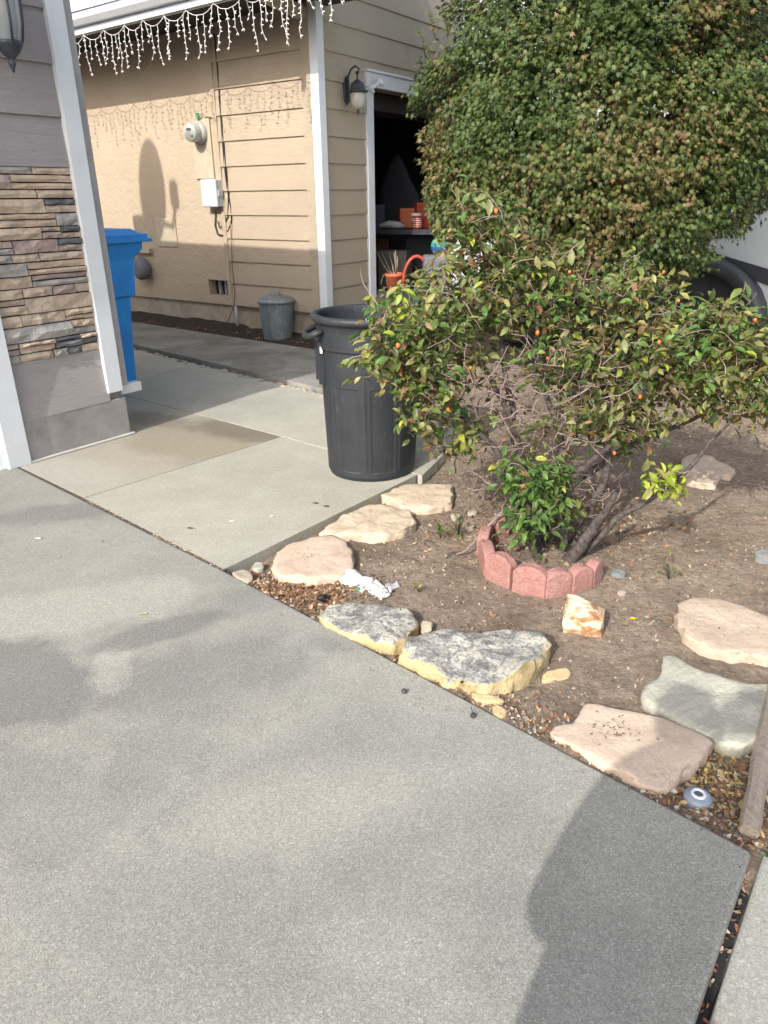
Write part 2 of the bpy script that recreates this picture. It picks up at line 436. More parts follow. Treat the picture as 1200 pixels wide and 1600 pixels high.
M['box_white'] = simple('utility_box_plastic', (.47, .485, .51), .45, var=.03)
M['black'] = simple('black_cable', (.018, .018, .02), .5)
M['iron'] = simple('black_iron', (.035, .042, .055), .45, .5, bump=.3, bs=90)
M['frost'] = simple('frosted_glass', (.46, .44, .38), .3, .5)
M['red'] = simple('red_plastic', (.40, .06, .04), .5, dirt=(.10, .05, .04))
M['terracotta'] = simple('terracotta_plastic', (.50, .13, .06), .6)
M['teal'] = simple('teal_ceramic', (.02, .13, .16), .3, .5)
M['green_clip'] = simple('green_clip', (.05, .25, .12), .5)
M['wire_white'] = simple('white_light_wire', (.62, .60, .56), .5, bump=0)
M['lead'] = simple('brown_wire', (.22, .12, .08), .7)
M['light_wood'] = simple('weathered_wood', (.30, .25, .19), .85, var=.25, bump=.5, bs=60)
def driftwood():
    m = NM('weathered_timber'); v = m.mapping((60, 5, 60), -.35)
    cc = m.ramp(m.noise(3, 6, .7, v), [(.3, (.28, .22, .17)), (.6, (.46, .38, .31)), (.75, (.54, .46, .38))])
    m.color(cc); m.rough(.85, .2); m.bump(m.noise(3, 6, .7, v), .8, .01); return m.m
M['driftwood'] = driftwood()
def bark(name, a, b):
    m = NM(name); cc = m.ramp(m.noise(45, 6, .75), [(.35, a), (.65, b)]); m.color(cc); m.rough(.9, .2)
    m.bump(m.noise(70, 6, .8), .9, .01); return m.m
M['bark'] = bark('rose_bark', (.035, .029, .028), (.15, .125, .115))
M['twig'] = bark('dead_twig', (.20, .135, .12), (.38, .30, .27))
M['bark_maple'] = bark('maple_bark', (.05, .04, .03), (.13, .10, .08))
def leafmat(name, rough=.45, trans=.35, spec=.4):
    m = NM(name); t = m.tint()
    cc = m.mix(1.0, t, m.ramp(m.noise(60, 3), [(.3, .8), (.7, 1.2)]), 'MULTIPLY')
    m.color(cc); m.rough(rough, spec)
    tr = m.n('ShaderNodeBsdfTranslucent'); m.l(cc, tr.inputs[0])
    mx = m.n('ShaderNodeMixShader'); mx.inputs[0].default_value = trans
    out = m.t.nodes['Material Output']
    m.l(m.b.outputs[0], mx.inputs[1]); m.l(tr.outputs[0], mx.inputs[2]); m.l(mx.outputs[0], out.inputs[0])
    return m.m
M['leaf'] = leafmat('rose_leaf'); M['mleaf'] = leafmat('maple_leaf', .5, .25, .3)
def litter():
    m = NM('ground_litter'); m.color(m.tint()); m.rough(.85, .2); return m.m
M['litter'] = litter()
M['paper'] = simple('white_paper', (.68, .66, .60), .8, var=.06, bump=.8, bs=25)
M['paper_grey'] = simple('grey_paper', (.42, .41, .40), .8, var=.06, bump=.8, bs=25)
M['vehicle'] = simple('vehicle_gelcoat', (.40, .425, .44), .35, .5, var=.03, bump=0)
M['rubber'] = simple('tyre_rubber', (.022, .022, .024), .7)
M['stripe'] = simple('vehicle_stripe', (.035, .038, .045), .4)
M['lens_red'] = simple('red_lens', (.42, .06, .04), .3)
M['disc_metal'] = simple('solar_light_plastic', (.22, .26, .32), .35, .5)
M['disc_ring'] = simple('solar_light_ring', (.60, .62, .66), .35, .5)
M['disc_dark'] = simple('solar_cell', (.07, .075, .09), .25, .6)
M['glass_dark'] = simple('lantern_glass', (.26, .27, .28), .15, .6, bump=0)

# ================================================================ GROUND
def ext(a, b, t): return a + (b - a) * t
D0, D1, D2 = G(20, 725), G(350, 890), G(1180, 1330)
J1, J2 = G(130, 778), G(440, 682)
NOTCH = G(652, 742)
GAP = 0.007
def slab(name, poly, z0, z1, m, label=None, bev=.0015, inset=GAP / 2):
    c = sum((Vector((p[0], p[1], 0)) for p in poly), Vector()) / len(poly)
    # inset each edge
    n = len(poly); P = [Vector((p[0], p[1], 0)) for p in poly]
    area = sum(P[i].x * P[(i + 1) % n].y - P[(i + 1) % n].x * P[i].y for i in range(n))
    if area < 0: P = P[::-1]
    out = []
    for i in range(n):
        a, b, d = P[i - 1], P[i], P[(i + 1) % n]
        e1 = (b - a).normalized(); e2 = (d - b).normalized()
        n1 = Vector((-e1.y, e1.x, 0)); n2 = Vector((-e2.y, e2.x, 0))
        k = (n1 + n2); k = k / max(.3, (1 + n1.dot(n2)))
        out.append(b + k * inset)
    o = MB().prism([(p.x, p.y) for p in out], z0, z1).build(name, m, bevel=bev)
    structure(o)
    if label: o['label'] = label
    return o
structure(MB().add([(-80, -80, -.16), (80, -80, -.16), (80, 80, -.16), (-80, 80, -.16)], [(0, 1, 2, 3)]).build('ground', M['far_ground']))
# garden bed soil (fine height field)
def soil_h(x, y):
    h = SOIL + .012 * noise.noise(Vector((x * 2.2, y * 2.2, 0))) + .008 * noise.noise(Vector((x * 9, y * 9, 3))) + .007 * noise.noise(Vector((x * 26, y * 26, 5)))
    # rises towards the driveway edge and round the rose
    d = (Vector((x, y, 0)) - D1).cross((D2 - D1).normalized()).length
    h += .018 * math.exp(-(d / .12) ** 2)
    r = math.hypot(x - .72, y - 2.85); h += .03 * math.exp(-(r / .3) ** 2)
    f_ = (NOTCH - D1).normalized(); b_ = (Vector((x, y, 0)) - D1).dot(Vector((f_.y, -f_.x, 0)))
    if -.1 < b_: h -= .020 * math.exp(-(b_ / .06) ** 2)
    return min(h, -.010)
def soil_grid(name, x0, x1, y0, y1, nx, ny, fn, m):
    vs = [(x0 + (x1 - x0) * i / nx, y0 + (y1 - y0) * j / ny) for j in range(ny + 1) for i in range(nx + 1)]
    vs = [(x, y, fn(x, y)) for x, y in vs]
    fs = [(j * (nx + 1) + i, j * (nx + 1) + i + 1, (j + 1) * (nx + 1) + i + 1, (j + 1) * (nx + 1) + i) for j in range(ny) for i in range(nx)]
    mb = MB(); mb.add(vs, fs, None, True); return structure(mb.build(name, m))
soil_grid('garden_bed_soil', -.9, 5.2, .3, 6.4, 300, 300, soil_h, M['soil'])
# joints and strips below the slabs
structure(MB().add([(-9, -6, -.075), (9, -6, -.075), (9, 12, -.075), (-9, 12, -.075)], [(0, 1, 2, 3)]).build('subsoil', M['damp']))

dback = (D0 - D1).normalized(); dperp = Vector((-dback.y, dback.x, 0))
if dperp.y > 0: dperp = -dperp
DG = G(1090, 1600)                         # joint on the right of the driveway
gdir = (DG - D2).normalized()
E0 = D0 + dback * 4.5
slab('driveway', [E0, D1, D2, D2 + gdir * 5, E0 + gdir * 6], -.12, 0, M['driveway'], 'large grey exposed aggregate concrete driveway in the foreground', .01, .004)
off = Vector((gdir.y, -gdir.x, 0)); off = off if off.x > 0 else -off
Q0 = D2 + off * .012 - gdir * .01
slab('sidewalk', [Q0, Q0 + off * 2.2 + gdir * .15, Q0 + off * 2.2 + gdir * 5, Q0 + gdir * 5], -.12, .002, M['side'], 'grey concrete slab right of the joint at the bottom right corner', .008)
# walkway slabs
u2 = (J2 - J1).normalized()
A_row = J2 + (J2 - G(186, 615)) * 0
r1 = G(186, 615); far_joint = (J2 - r1)
Jl = J2 + (r1 - J2) * 2.2                  # hidden end behind the pillar
slab('walkway_slab', [D0 + (D0 - J1) * 2.0, J1, J2, Jl], -.10, 0.0, M['walk_stained'], 'brown stained concrete slab beside the stone pillar')
slab('walkway_slab', [J1, D1, NOTCH, J2], -.10, 0.0, M['walk'], 'clean pale concrete slab that the black bin stands on')
K1 = G(502, 665); L0, L1 = G(222, 549), G(500, 615)
ldir = (L1 - L0).normalized()
K2 = ext(J2, K1, 1.0)
# crossing of line J1-J2 with the pebble strip line
def cross2(p, d, q, e):
    den = d.x * e.y - d.y * e.x; t = ((q.x - p.x) * e.y - (q.y - p.y) * e.x) / den; return p + d * t
S1 = cross2(J2, (K1 - J2).normalized(), L0, ldir)
T0, T1 = G(222, 592), G(310, 570)
S0 = cross2(T0, (T1 - T0).normalized(), L0, ldir)
T2 = cross2(T0, (T1 - T0).normalized(), J2, (Jl - J2).normalized())
S3 = cross2(NOTCH, (G(760, 640) - NOTCH).normalized(), L0, ldir)
slab('walkway_slab', [T2, J2, S1, S0], -.10, 0.0, M['walk'], 'concrete slab crossed by the shadow edge behind the blue bin')
slab('walkway_slab', [Jl, T2, S0, L0 - ldir * 3], -.10, 0.0, M['walk'], 'shaded concrete slab farthest along the walkway')
NO2 = NOTCH + (J2 - NOTCH).normalized() * -.035
slab('walkway_slab', [J2, NO2, S3 + ldir * .03, S1], -.10, .003, M['walk'], 'concrete slab behind the black bin')
def filler(a, b, wdt=.012, z=-.005, m=None):
    d = (b - a).normalized(); nn = Vector((-d.y, d.x, 0)) * wdt
    structure(MB().prism([(p.x, p.y) for p in (a - nn, b - nn, b + nn, a + nn)], -.09, z).build('joint_filler', m or M['joint']))
M['joint'] = simple('joint_soil', (.085, .07, .058), .95, bump=.8, bs=90, var=.4, sc_=60)
filler(D0 + dback * .2, D1, .012, -.0012); filler(J1, S1, .010, -.0016); filler(T2, S0, .010, -.0020); filler(Jl, NOTCH, .010, -.0024)
filler(D2 - gdir * .02, D2 + gdir * 3, .012, -.022, M['dark'])
# raised path along the stucco wall
PF0, PF1 = G(222, 541, .035), G(500, 606, .035)
pd = (PF1 - PF0).normalized()
PB0, PB1 = G(217, 504, .035), G(500, 547, .035)
pbd = (PB1 - PB0).normalized()
def pj(x0, y0, x1, y1):
    a, b = G(x0, y0, .035), G(x1, y1, .035); d = (b - a).normalized()
    return cross2(a, d, PF0, pd), cross2(a, d, PB0, pbd)
a1, b1 = pj(240, 550, 293, 539); a2, b2 = pj(430, 590, 490, 572)
slab('path_slab', [PF0 - pd * 3, a1, b1, PB0 - pbd * 3], -.10, .035, M['path'], 'path slab farthest left beside the stucco wall')
slab('path_slab', [a1, a2, b2, b1], -.10, .035, M['path'], 'long stained path slab in front of the crawl space vent')
AP0 = cross2(G(770, 560), pd, CORNER, BW.n); apd = pd
PE = cross2(G(770, 560), (G(800, 535) - G(770, 560)).normalized(), PF0, pd)
slab('apron', [AP0 + apd * .9, AP0 + apd * 8, AP0 + apd * 8 + BW.u * 6, AP0 + apd * .9 + BW.u * 6], -.12, -.004, M['side'], 'grey concrete apron in front of the open garage')
slab('path_slab', [a2, PF1 + pd * 1.25, PB1 + pbd * 1.0, b2], -.10, .035, M['path'], 'path slab behind the black bin, end of the raised path')
# dirt strip against the wall
def strip_h(x, y): return .012 + .02 * noise.noise(Vector((x * 5, y * 5, 1))) + .012 * noise.noise(Vector((x * 20, y * 20, 1)))
mb = MB(); N1 = 90; N2 = 10; vs = []
for i in range(N1 + 1):
    a = PB0 - pbd * 2 + (PB1 + pbd * .3 - PB0 + pbd * 2) * (i / N1)
    s = (a - AW.P).dot(AW.u); b = AW.p(s, 0, -.02)
    for j in range(N2 + 1):
        q = a + (b - a) * (j / N2); vs.append((q.x, q.y, strip_h(q.x, q.y) + .035 * (j / N2) + (.03 if i < 60 else 0) * (j / N2)))
mb.add(vs, [(i * (N2 + 1) + j, (i + 1) * (N2 + 1) + j, (i + 1) * (N2 + 1) + j + 1, i * (N2 + 1) + j + 1) for i in range(N1) for j in range(N2)], None, True)
structure(mb.build('soil_strip', M['damp']))

# ================================================================ GARAGE WING ON THE LEFT (stone skirt)
def board(wall, s0, s1, z0, z1, name, m, parent, top=.006, bot=.022):
    mb = MB()
    if s0 > s1: s0, s1 = s1, s0
    ss = [s0, s1]; pr = [(0, z0), (bot, z0), (bot, z0 + .012), (top, z1), (0, z1)]
    vs = [wall.p(s, z, o) for s in ss for (o, z) in pr]; n = 5
    fs = [(0, 1, 2, 3, 4), (9, 8, 7, 6, 5)] + [(i, i + n, (i + 1) % n + n, (i + 1) % n) for i in range(n)]
    mb.add(vs, fs)
    return mb.build(name, m, parent)
def wbox(wall, s0, s1, z0, z1, o0, o1):
    return MB().box(wall.p(s0, z0, o0), wall.u * (s1 - s0), wall.n * (o1 - o0), Vector((0, 0, z1 - z0)))
wing = thing('garage_wing', 'grey sided garage wing with stacked stone skirt and white corner trim', 'house', LW.p(0, 0))
sT0, sT1 = LW.s_at(168, 612, .03), LW.s_at(191, 610, .03)      # corner trim
sG = LW.s_at(47, 718, .03)                                      # garage door trim right edge
# body of the wing (its far edge shades the stucco wall)
dist = ((AW.p(AW.s_at(300, 383), 0) - LW.P).dot(LW.u)) / (Vector((math.sin(SUN_AZ), math.cos(SUN_AZ), 0)).dot(LW.u))
EZ = AW.z_at(300, 383) + math.tan(SUN_EL) * dist
inn = -LW.n
mb = MB(); a = LW.p(sT1 - .012, 0, -.005)
mb.box(a, LW.u * -6.5, inn * 5, Vector((0, 0, EZ - .12))); mb.build('wall', M['foundation_grey'], wing)
wbox(LW, sT1 - .02 - 6.7, sT1 - .005, EZ - .12, EZ, -5.2, .36).build('roof', M['roof'], wing)
mb = MB(); a = LW.p(sT1 - 3.0, EZ, -5)
# ridge of the higher roof behind, never above the shade line
mb.box(LW.p(sT1 - 6, EZ, -5), LW.u * 3.2, LW.n * 4.6, Vector((0, 0, .9))); mb.build('upper_wall', M['foundation_grey'], wing)
zS0, zS1 = .54, 1.49
wbox(LW, sG - .01, sT1 + .015, 0, .235, 0, .03).build('foundation', M['foundation_grey'], wing, .004)
wbox(LW, sG, sT1 + .04, -.0, .013, 0, .046).build('caulk_bead', M['caulk'], wing, .006)
board(LW, sG, sT0 + .012, .225, .54, 'siding_board', M['sid_grey'], wing, .012, .03)
for k in range(6):
    z = zS1 + .235 * k
    board(LW, sG - .8, sT0 + .012, z, z + .243, 'siding_board', M['sid_grey'], wing)
wbox(LW, sT0, sT1, .28, 3.0, .008, .042).build('corner_trim', M['white'], wing, .003)
# downspout behind the trim with a kick-out foot
ds0 = sT1 + .012
mb = wbox(LW, ds0, ds0 + .055, .30, 3.0, -.045, .0)
mb.build('downspout', M['spout'], wing, .004)
mb = MB(); q = LW.p(ds0 + .0, .30, -.03)
mb.box(LW.p(ds0, .245, -.05), LW.u * .145, LW.n * .055, Vector((0, 0, .055)))
mb.build('spout_foot', M['white_warm'], wing, .004)
wbox(LW, sG - .125, sG, 0, 3.0, .005, .045).build('door_trim', M['white'], wing, .003)
wbox(LW, sG - .16, sG - .125, 0, 3.0, -.05, .01).build('door_jamb', M['white'], wing, .003)
wbox(LW, sG - 3, sG - .16, 0.01, 2.6, -.08, -.05).build('garage_door', M['white'], wing)
wbox(LW, sG, sT0 + .02, zS0 + .004, zS1 - .004, .0, .007).build('mortar_bed', M['dark'], wing)
# stacked stones, one object each
r2 = random.Random(21)
z = zS0; rows = []
while z < zS1 - .02:
    hgt = r2.choice([.034, .042, .05, .06, .07, .08, .066]); hgt = min(hgt, zS1 - z)
    if zS1 - z - hgt < .025: hgt = zS1 - z
    rows.append((z, hgt)); z += hgt
def veneer_stone(s0, s1, z0, z1, d, m):
    nx, nz = (5 if s1 - s0 > .15 else 3), 2; g = .0032
    s0 += g; s1 -= g; z0 += g; z1 -= g
    vs = []; sd = r2.random() * 99
    for j in range(nz + 1):
        for i in range(nx + 1):
            s = s0 + (s1 - s0) * i / nx; zz = z0 + (z1 - z0) * j / nz
            e = 1 if 0 < i < nx and 0 < j < nz else .72
            o = d * e + .018 * noise.noise(Vector((s * 22, zz * 30, sd)))
            js = .004 * noise.noise(Vector((sd, zz * 40, 1))) if i in (0, nx) else .006 * noise.noise(Vector((s * 31, zz * 40, sd)))
            jz = .0035 * noise.noise(Vector((s * 14, sd, 1)))
            vs.append(LW.p(s + js, zz + jz, max(o, .010)))
    n = (nx + 1) * (nz + 1); bk = [LW.p(s0, z0, 0), LW.p(s1, z0, 0), LW.p(s1, z1, 0), LW.p(s0, z1, 0)]
    fs = [(j * (nx + 1) + i, j * (nx + 1) + i + 1, (j + 1) * (nx + 1) + i + 1, (j + 1) * (nx + 1) + i) for j in range(nz) for i in range(nx)]
    vs += bk
    fs += [tuple([n, n + 1] + [i for i in range(nx, -1, -1)]), tuple([n + 2, n + 3] + [nz * (nx + 1) + i for i in range(nx + 1)]),
           tuple([n + 3, n] + [j * (nx + 1) for j in range(nz + 1)]), tuple([n + 1, n + 2] + [j * (nx + 1) + nx for j in range(nz, -1, -1)])]
    MB().add(vs, fs).build('stone', m, wing)
sL = LW.s_at(0, 500) - .35
for (z0, hgt) in rows:
    s = sT0 + .01
    while s > sL:
        ln = r2.uniform(.09, .34) * (.8 if hgt < .05 else 1) * (1.2 if hgt > .055 else 1)
        m = r2.choices(VEN, [5, 5, 4, 2, 2])[0]
        if m is VEN[3]: ln = min(ln, .15)
        if hgt > .055 and r2.random() < .45:
            k = r2.uniform(.4, .6)
            veneer_stone(s - ln, s, z0, z0 + hgt * k, r2.uniform(.02, .04), m)
            veneer_stone(s - ln, s, z0 + hgt * k, z0 + hgt, r2.uniform(.02, .04), r2.choice(VEN[:4]))
        else: veneer_stone(s - ln, s, z0, z0 + hgt, r2.uniform(.018, .042), m)
        s -= ln
# lantern at the top left edge of the picture
lc = LW.p(LW.s_at(12, 60, .16), 0, .16); zb = LW.z_at(13, 113, .16)
lan = thing('wall_lantern', 'black iron lantern with curved glass on the grey siding, top left', 'lantern', (lc.x, lc.y, zb))
L_ = lambda r, z: (r, z)
MB().lathe([(0, 0), (.006, .004), (.008, .018), (.015, .03), (.017, .042), (.009, .052), (.02, .06), (.045, .085), (.06, .11), (.066, .125), (0, .125)], (lc.x, lc.y, zb), 20).build('finial_cup', M['iron'], lan)
MB().lathe([(.055, .126), (.072, .19), (.078, .30), (.07, .40)], (lc.x, lc.y, zb), 20).build('glass', M['glass_dark'], lan)
for k in range(6):
    a = k * math.pi / 3 + .2; e = Vector((math.cos(a), math.sin(a), 0))
    c0 = Vector((lc.x, lc.y, zb))
    MB().tube([c0 + e * .062 + Vector((0, 0, .12)), c0 + e * .078 + Vector((0, 0, .2)), c0 + e * .083 + Vector((0, 0, .3)), c0 + e * .075 + Vector((0, 0, .4))], .005, 6).build('cage_bar', M['iron'], lan)
MB().lathe([(0, .47), (.03, .455), (.09, .41), (.095, .40), (0, .40)], (lc.x, lc.y, zb), 20).build('cap', M['iron'], lan)
MB().tube([LW.p(LW.s_at(12, 60, .16), zb + .45, .16), LW.p(LW.s_at(12, 60, .16), zb + .52, .10), LW.p(LW.s_at(12, 60, .16), zb + .45, .0)], .01, 6).build('bracket', M['iron'], lan)

# satellite dish on the wing roof: out of the picture, its shadow falls on the stucco
S_mid = AW.p(AW.s_at(236, 287), AW.z_at(236, 287)); dc = S_mid - SD * 5.6 + Vector((0, 0, -.10))
dish = thing('satellite_dish', 'satellite dish on the roof of the garage wing', 'satellite dish', (dc.x, dc.y, EZ))
def disc_along(c, nrm, rx, rz, depth, n=36):
    nrm = nrm.normalized(); x = nrm.cross(Vector((0, 0, 1))).normalized(); y = x.cross(nrm)
    vs = [c - nrm * depth]; rings = [(1, 0), (.66, .55)]
    for rr, dd in rings:
        for k in range(n):
            a = 2 * math.pi * k / n; vs.append(c + x * rx * rr * math.cos(a) + y * rz * rr * math.sin(a) - nrm * depth * dd)
    fs = [(1 + k, 1 + (k + 1) % n, 1 + n + (k + 1) % n, 1 + n + k) for k in range(n)] + [(1 + n + k, 1 + n + (k + 1) % n, 0) for k in range(n)]
    return MB().add(vs, fs, None, True)
dn = Vector((SD.x * .5 - SD.y * .86, SD.y * .5 + SD.x * .86, -.15))
disc_along(dc, dn, .42, .46, .07).build('reflector', M['foundation_grey'], dish)
up = Vector((0, 0, 1)); rt = SD.cross(up).normalized()
MB().tube([dc + up * -.30, dc + rt * .3 + up * -.36, dc + rt * .36 + up * -.1], .03, 8).build('feed_arm', M['foundation_grey'], dish)
MB().cbox(dc + rt * .36 + up * -.16, .1, .1, .24).build('feed_horn', M['foundation_grey'], dish)
MB().tube([dc, dc + up * -.5, Vector((dc.x, dc.y, EZ))], .015, 8).build('mast', M['foundation_grey'], dish)
# roof vent box casting the square corner of the shade
vb = AW.p(AW.s_at(226, 372), AW.z_at(226, 372)) - SD * 4.6
k_ = MB(); k_.box(vb + rt * -.17 + Vector((0, 0, -.6)), rt * .36, Vector((.1, .16, 0)), up * .72); tag(k_.build('roof_vent', M['roof']), 'square vent box on the roof of the garage wing', 'vent')

# ================================================================ MAIN HOUSE: stucco wall, siding, open garage
house = thing('house', 'tan house with stucco and lap siding and an open garage door', 'house', CORNER)
aL = AW.s_at(345, 300)                     # left end of the siding bay (s falls to the right)
s_sR = AW.s_at(478, 200); s_cR = AW.s_at(496, 300)
if True:
    sMAX = aL + 6.5                        # AW.u points left-back, so bigger s is farther left
    zB = .27; zT = 3.3
    o = wbox(AW, aL, sMAX, zB, zT, -.15, .0)
    # crawl space vent opening is cut by building the wall round it
    v0, v1 = AW.s_at(327, 450), AW.s_at(362, 450); vz0, vz1 = AW.z_at(345, 462), AW.z_at(345, 438)
    if v0 > v1: v0, v1 = v1, v0
    v0 = max(v0, aL + .03)
    mb = MB()
    def seg(s0, s1, z0, z1): mb.box(AW.p(s0, z0, -.15), AW.u * (s1 - s0), AW.n * .15, Vector((0, 0, z1 - z0)))
    seg(aL, sMAX, vz1, zT); seg(aL, sMAX, zB, vz0); seg(aL, v0, vz0, vz1); seg(v1, sMAX, vz0, vz1)
    mb.build('stucco_wall', M['stucco'], house)
    # vent bars
    f = wbox(AW, v0 + .004, v1 - .004, vz0 + .002, vz1 - .002, -.12, -.10).build('vent', M['dark'], house)
    for t in (.33, .66):
        s = v0 + (v1 - v0) * t; wbox(AW, s - .012, s + .012, vz0 + .002, vz1 - .002, -.095, -.06).build('bar', M['foundation_grey'], f)
    wbox(AW, s_cR + .002, sMAX, -.05, zB + .01, -.16, -.035).build('foundation', M['foundation_tan'], house)
    # siding bay
    zs = [AW.z_at(x, y) for x, y in ((484, 488), (493, 447), (492, 407), (490, 368), (488, 329.5), (486, 289), (484, 248), (482, 207), (479, 164), (478, 121), (477, 76))]
    dz = (zs[-1] - zs[0]) / 10
    wbox(AW, s_sR, aL, zB, zT, -.14, -.012).build('wall_core', M['trim_tan'], house)
    sb_l = AW.s_at(352, 200) 
    for k in range(12):
        board(AW, s_sR, aL - .055, zs[0] + dz * k, zs[0] + dz * (k + 1) + .008, 'siding_board', M['sid_tan'], house)
    wbox(AW, aL - .055, aL + .0, zB, zT, -.01, .026).build('trim_board', M['trim_tan'], house, .003)
    wbox(AW, s_cR + .004, s_sR, zB - .02, zT, -.02, .032).build('corner_board', M['trim_tan'], house, .004)
    nb = MB()
    for k in range(11):
        for t in (.12, .5, .88):
            s_n = s_sR + (aL - .055 - s_sR) * t + rnd.uniform(-.02, .02)
            q_ = AW.p(s_n, zs[0] + dz * k + .03, .0215); nb.add([q_ + AW.u * .004 * math.cos(a) + Vector((0, 0, .004 * math.sin(a))) + AW.n * .0012 for a in [i_ * math.pi / 3 for i_ in range(6)]], [(0, 1, 2, 3, 4, 5)])
    nb.build('nail_heads', M['trim_tan'], house)
    # flush panels in the stucco
    def panel(x0, y0, x1, y1, nm, lab=None, th=.012):
        s0, z1 = AW.sz(x0, y0); s1, z0 = AW.sz(x1, y1)
        if s0 > s1: s0, s1 = s1, s0
        return wbox(AW, s0, s1, z0, z1, .001, th).build(nm, M['panel_tan'], house, .003, lab)
    panel(243, 341, 279, 386, 'access_panel', 'small square tan hatch low on the stucco')
    panel(299, 187, 337, 279, 'meter_panel', 'tall tan panel under the electric meter', .02)
# wall with the garage door
sD0, sD1 = BW.s_at(571, 300), BW.s_at(581, 300)
sEnd = 6.0; zH = BW.z_at(565, 135)
sO = sD1 + 2.75
zsB = zs[0]; 
for k in range(12):
    z0 = zsB + dz * k; z1 = z0 + dz + .008
    if z0 < zH - .05: board(BW, .05, sD0 + .012, z0, z1, 'siding_board', M['sid_tan_b'], house)
    else:
        jn = BW.s_at(642 if k % 2 else 632, 80) + (.0 if k % 2 else .05)
        board(BW, .05, jn - .003, z0, z1, 'siding_board', M['sid_tan_b'], house)
        board(BW, jn + .003, sEnd, z0, z1, 'siding_board', M['sid_tan_b'], house)
        if k == 11: board(BW, .05, sEnd, z1, z1 + .5, 'siding_board', M['sid_tan_b'], house)
wbox(BW, 0.0, sD1, zB - .2, zH, -.12, -.002).build('wall_core', M['trim_tan'], house)
wbox(BW, 0.0, sEnd, zH, zT + .3, -.12, -.003).build('header_wall', M['trim_tan'], house)
wbox(BW, sO + .1, sEnd, 0, zH, -.12, -.003).build('wall_core', M['trim_tan'], house)
wbox(BW, 0.03, sD0, -.05, zB - .2 + .21, -.14, -.02).build('foundation', M['foundation_tan'], house)
# white trim round the door
wbox(BW, sD0, sD1, 0, zH - .0, -.14, .04).build('door_trim', M['white'], house, .003)
wbox(BW, sO, sO + .1, 0, zH, -.14, .04).build('door_trim', M['white'], house, .003)
zh2 = BW.z_at(566, 110, .04)
wbox(BW, sD0 - .012, sO + .12, zH + .001, zh2, -.002, .05).build('door_header', M['white'], house, .003)
wbox(BW, sD0 - .03, sO + .14, zh2 + .001, zh2 + .022, -.0, .07).build('drip_cap', M['white'], house, .003)
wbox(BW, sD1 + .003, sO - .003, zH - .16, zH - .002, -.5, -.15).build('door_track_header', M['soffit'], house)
# white corner downspout
cs0 = 0.0
MB().box(BW.p(-.025, .05, -.02), BW.u * .10, BW.n * .095, Vector((0, 0, 3.2))).build('corner_downspout', M['white'], house, .006)
# garage interior shell
inn = -BW.n
def ibox(s0, s1, d0, d1, z0, z1, nm, m): return MB().box(BW.p(s0, z0, -d0), BW.u * (s1 - s0), inn * (d1 - d0), Vector((0, 0, z1 - z0))).build(nm, m, house)
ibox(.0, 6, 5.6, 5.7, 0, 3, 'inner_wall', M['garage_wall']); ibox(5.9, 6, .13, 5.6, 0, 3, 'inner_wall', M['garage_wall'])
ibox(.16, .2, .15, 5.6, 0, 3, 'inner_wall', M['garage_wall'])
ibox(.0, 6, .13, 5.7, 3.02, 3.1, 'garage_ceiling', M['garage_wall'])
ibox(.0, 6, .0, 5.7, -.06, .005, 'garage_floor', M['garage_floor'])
# porch roof: gutter, fascia and soffit in front of the stucco wall
GT = .86
g1 = AW.p(AW.s_at(118, 173), AW.z_at(118, 173)) - SD * GT; g2 = AW.p(AW.s_at(347, 139), AW.z_at(347, 139)) - SD * GT
gd = (g2 - g1).normalized(); A0 = g1 - gd * 3.0; A1 = g1 + gd * 4.45
gz = Vector((0, 0, 1)); gn = AW.n
porch = thing('porch_roof', 'white gutter and fascia of the porch roof with dark soffit, top left', 'roof', g1)
L = A1 - A0
MB().box(A0 - gn * .02, L, -gn * .03, gz * .20).build('fascia', M['white_warm'], porch, .003)
for k in range(5):
    MB().box(A0 + gn * (-.02 - .012 * k) + gz * (.205 + .068 * k), L, -gn * .03, gz * .062).build('fascia_board', M['white_warm'], porch, .004)
MB().box(A0 + gn * -.0, L, gn * .018, gz * .05).build('fascia_lip', M['white'], porch, .003)
mb = MB(); pr = [(0.005, .055), (.06, .06), (.095, .10), (.10, .15), (.115, .155), (.115, .17), (.10, .172), (.0052, .17)]
vs = [A0 + gn * a + gz * b for a, b in pr] + [A1 + gn * a + gz * b for a, b in pr]; n = len(pr)
mb.add(vs, [tuple(range(n)), tuple(range(2 * n - 1, n - 1, -1))] + [(i, i + n, (i + 1) % n + n, (i + 1) % n) for i in range(n)])
mb.build('gutter', M['white_warm'], porch)
wd = (AW.P - g1).dot(-gn) 
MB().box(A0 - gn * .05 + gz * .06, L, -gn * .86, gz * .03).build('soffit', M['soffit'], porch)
MB().box(A0 - gn * .0 + gz * .56, L, -gn * 1.6 + gz * .5, gz * .02).build('roof_deck', M['roof'], porch)
# beige beam from the corner towards the viewer
bz = BW.z_at(490, 34)
c0 = BW.p(-.02, bz, -.01); c1s, c1z = BW.sz(409, -4); c1 = BW.p(c1s, c1z, -.01)
mb = MB(); mb.box(c0, (c1 - c0) * 1.6, inn * .07, gz * .09); mb.build('beam', M['trim_tan'], porch)

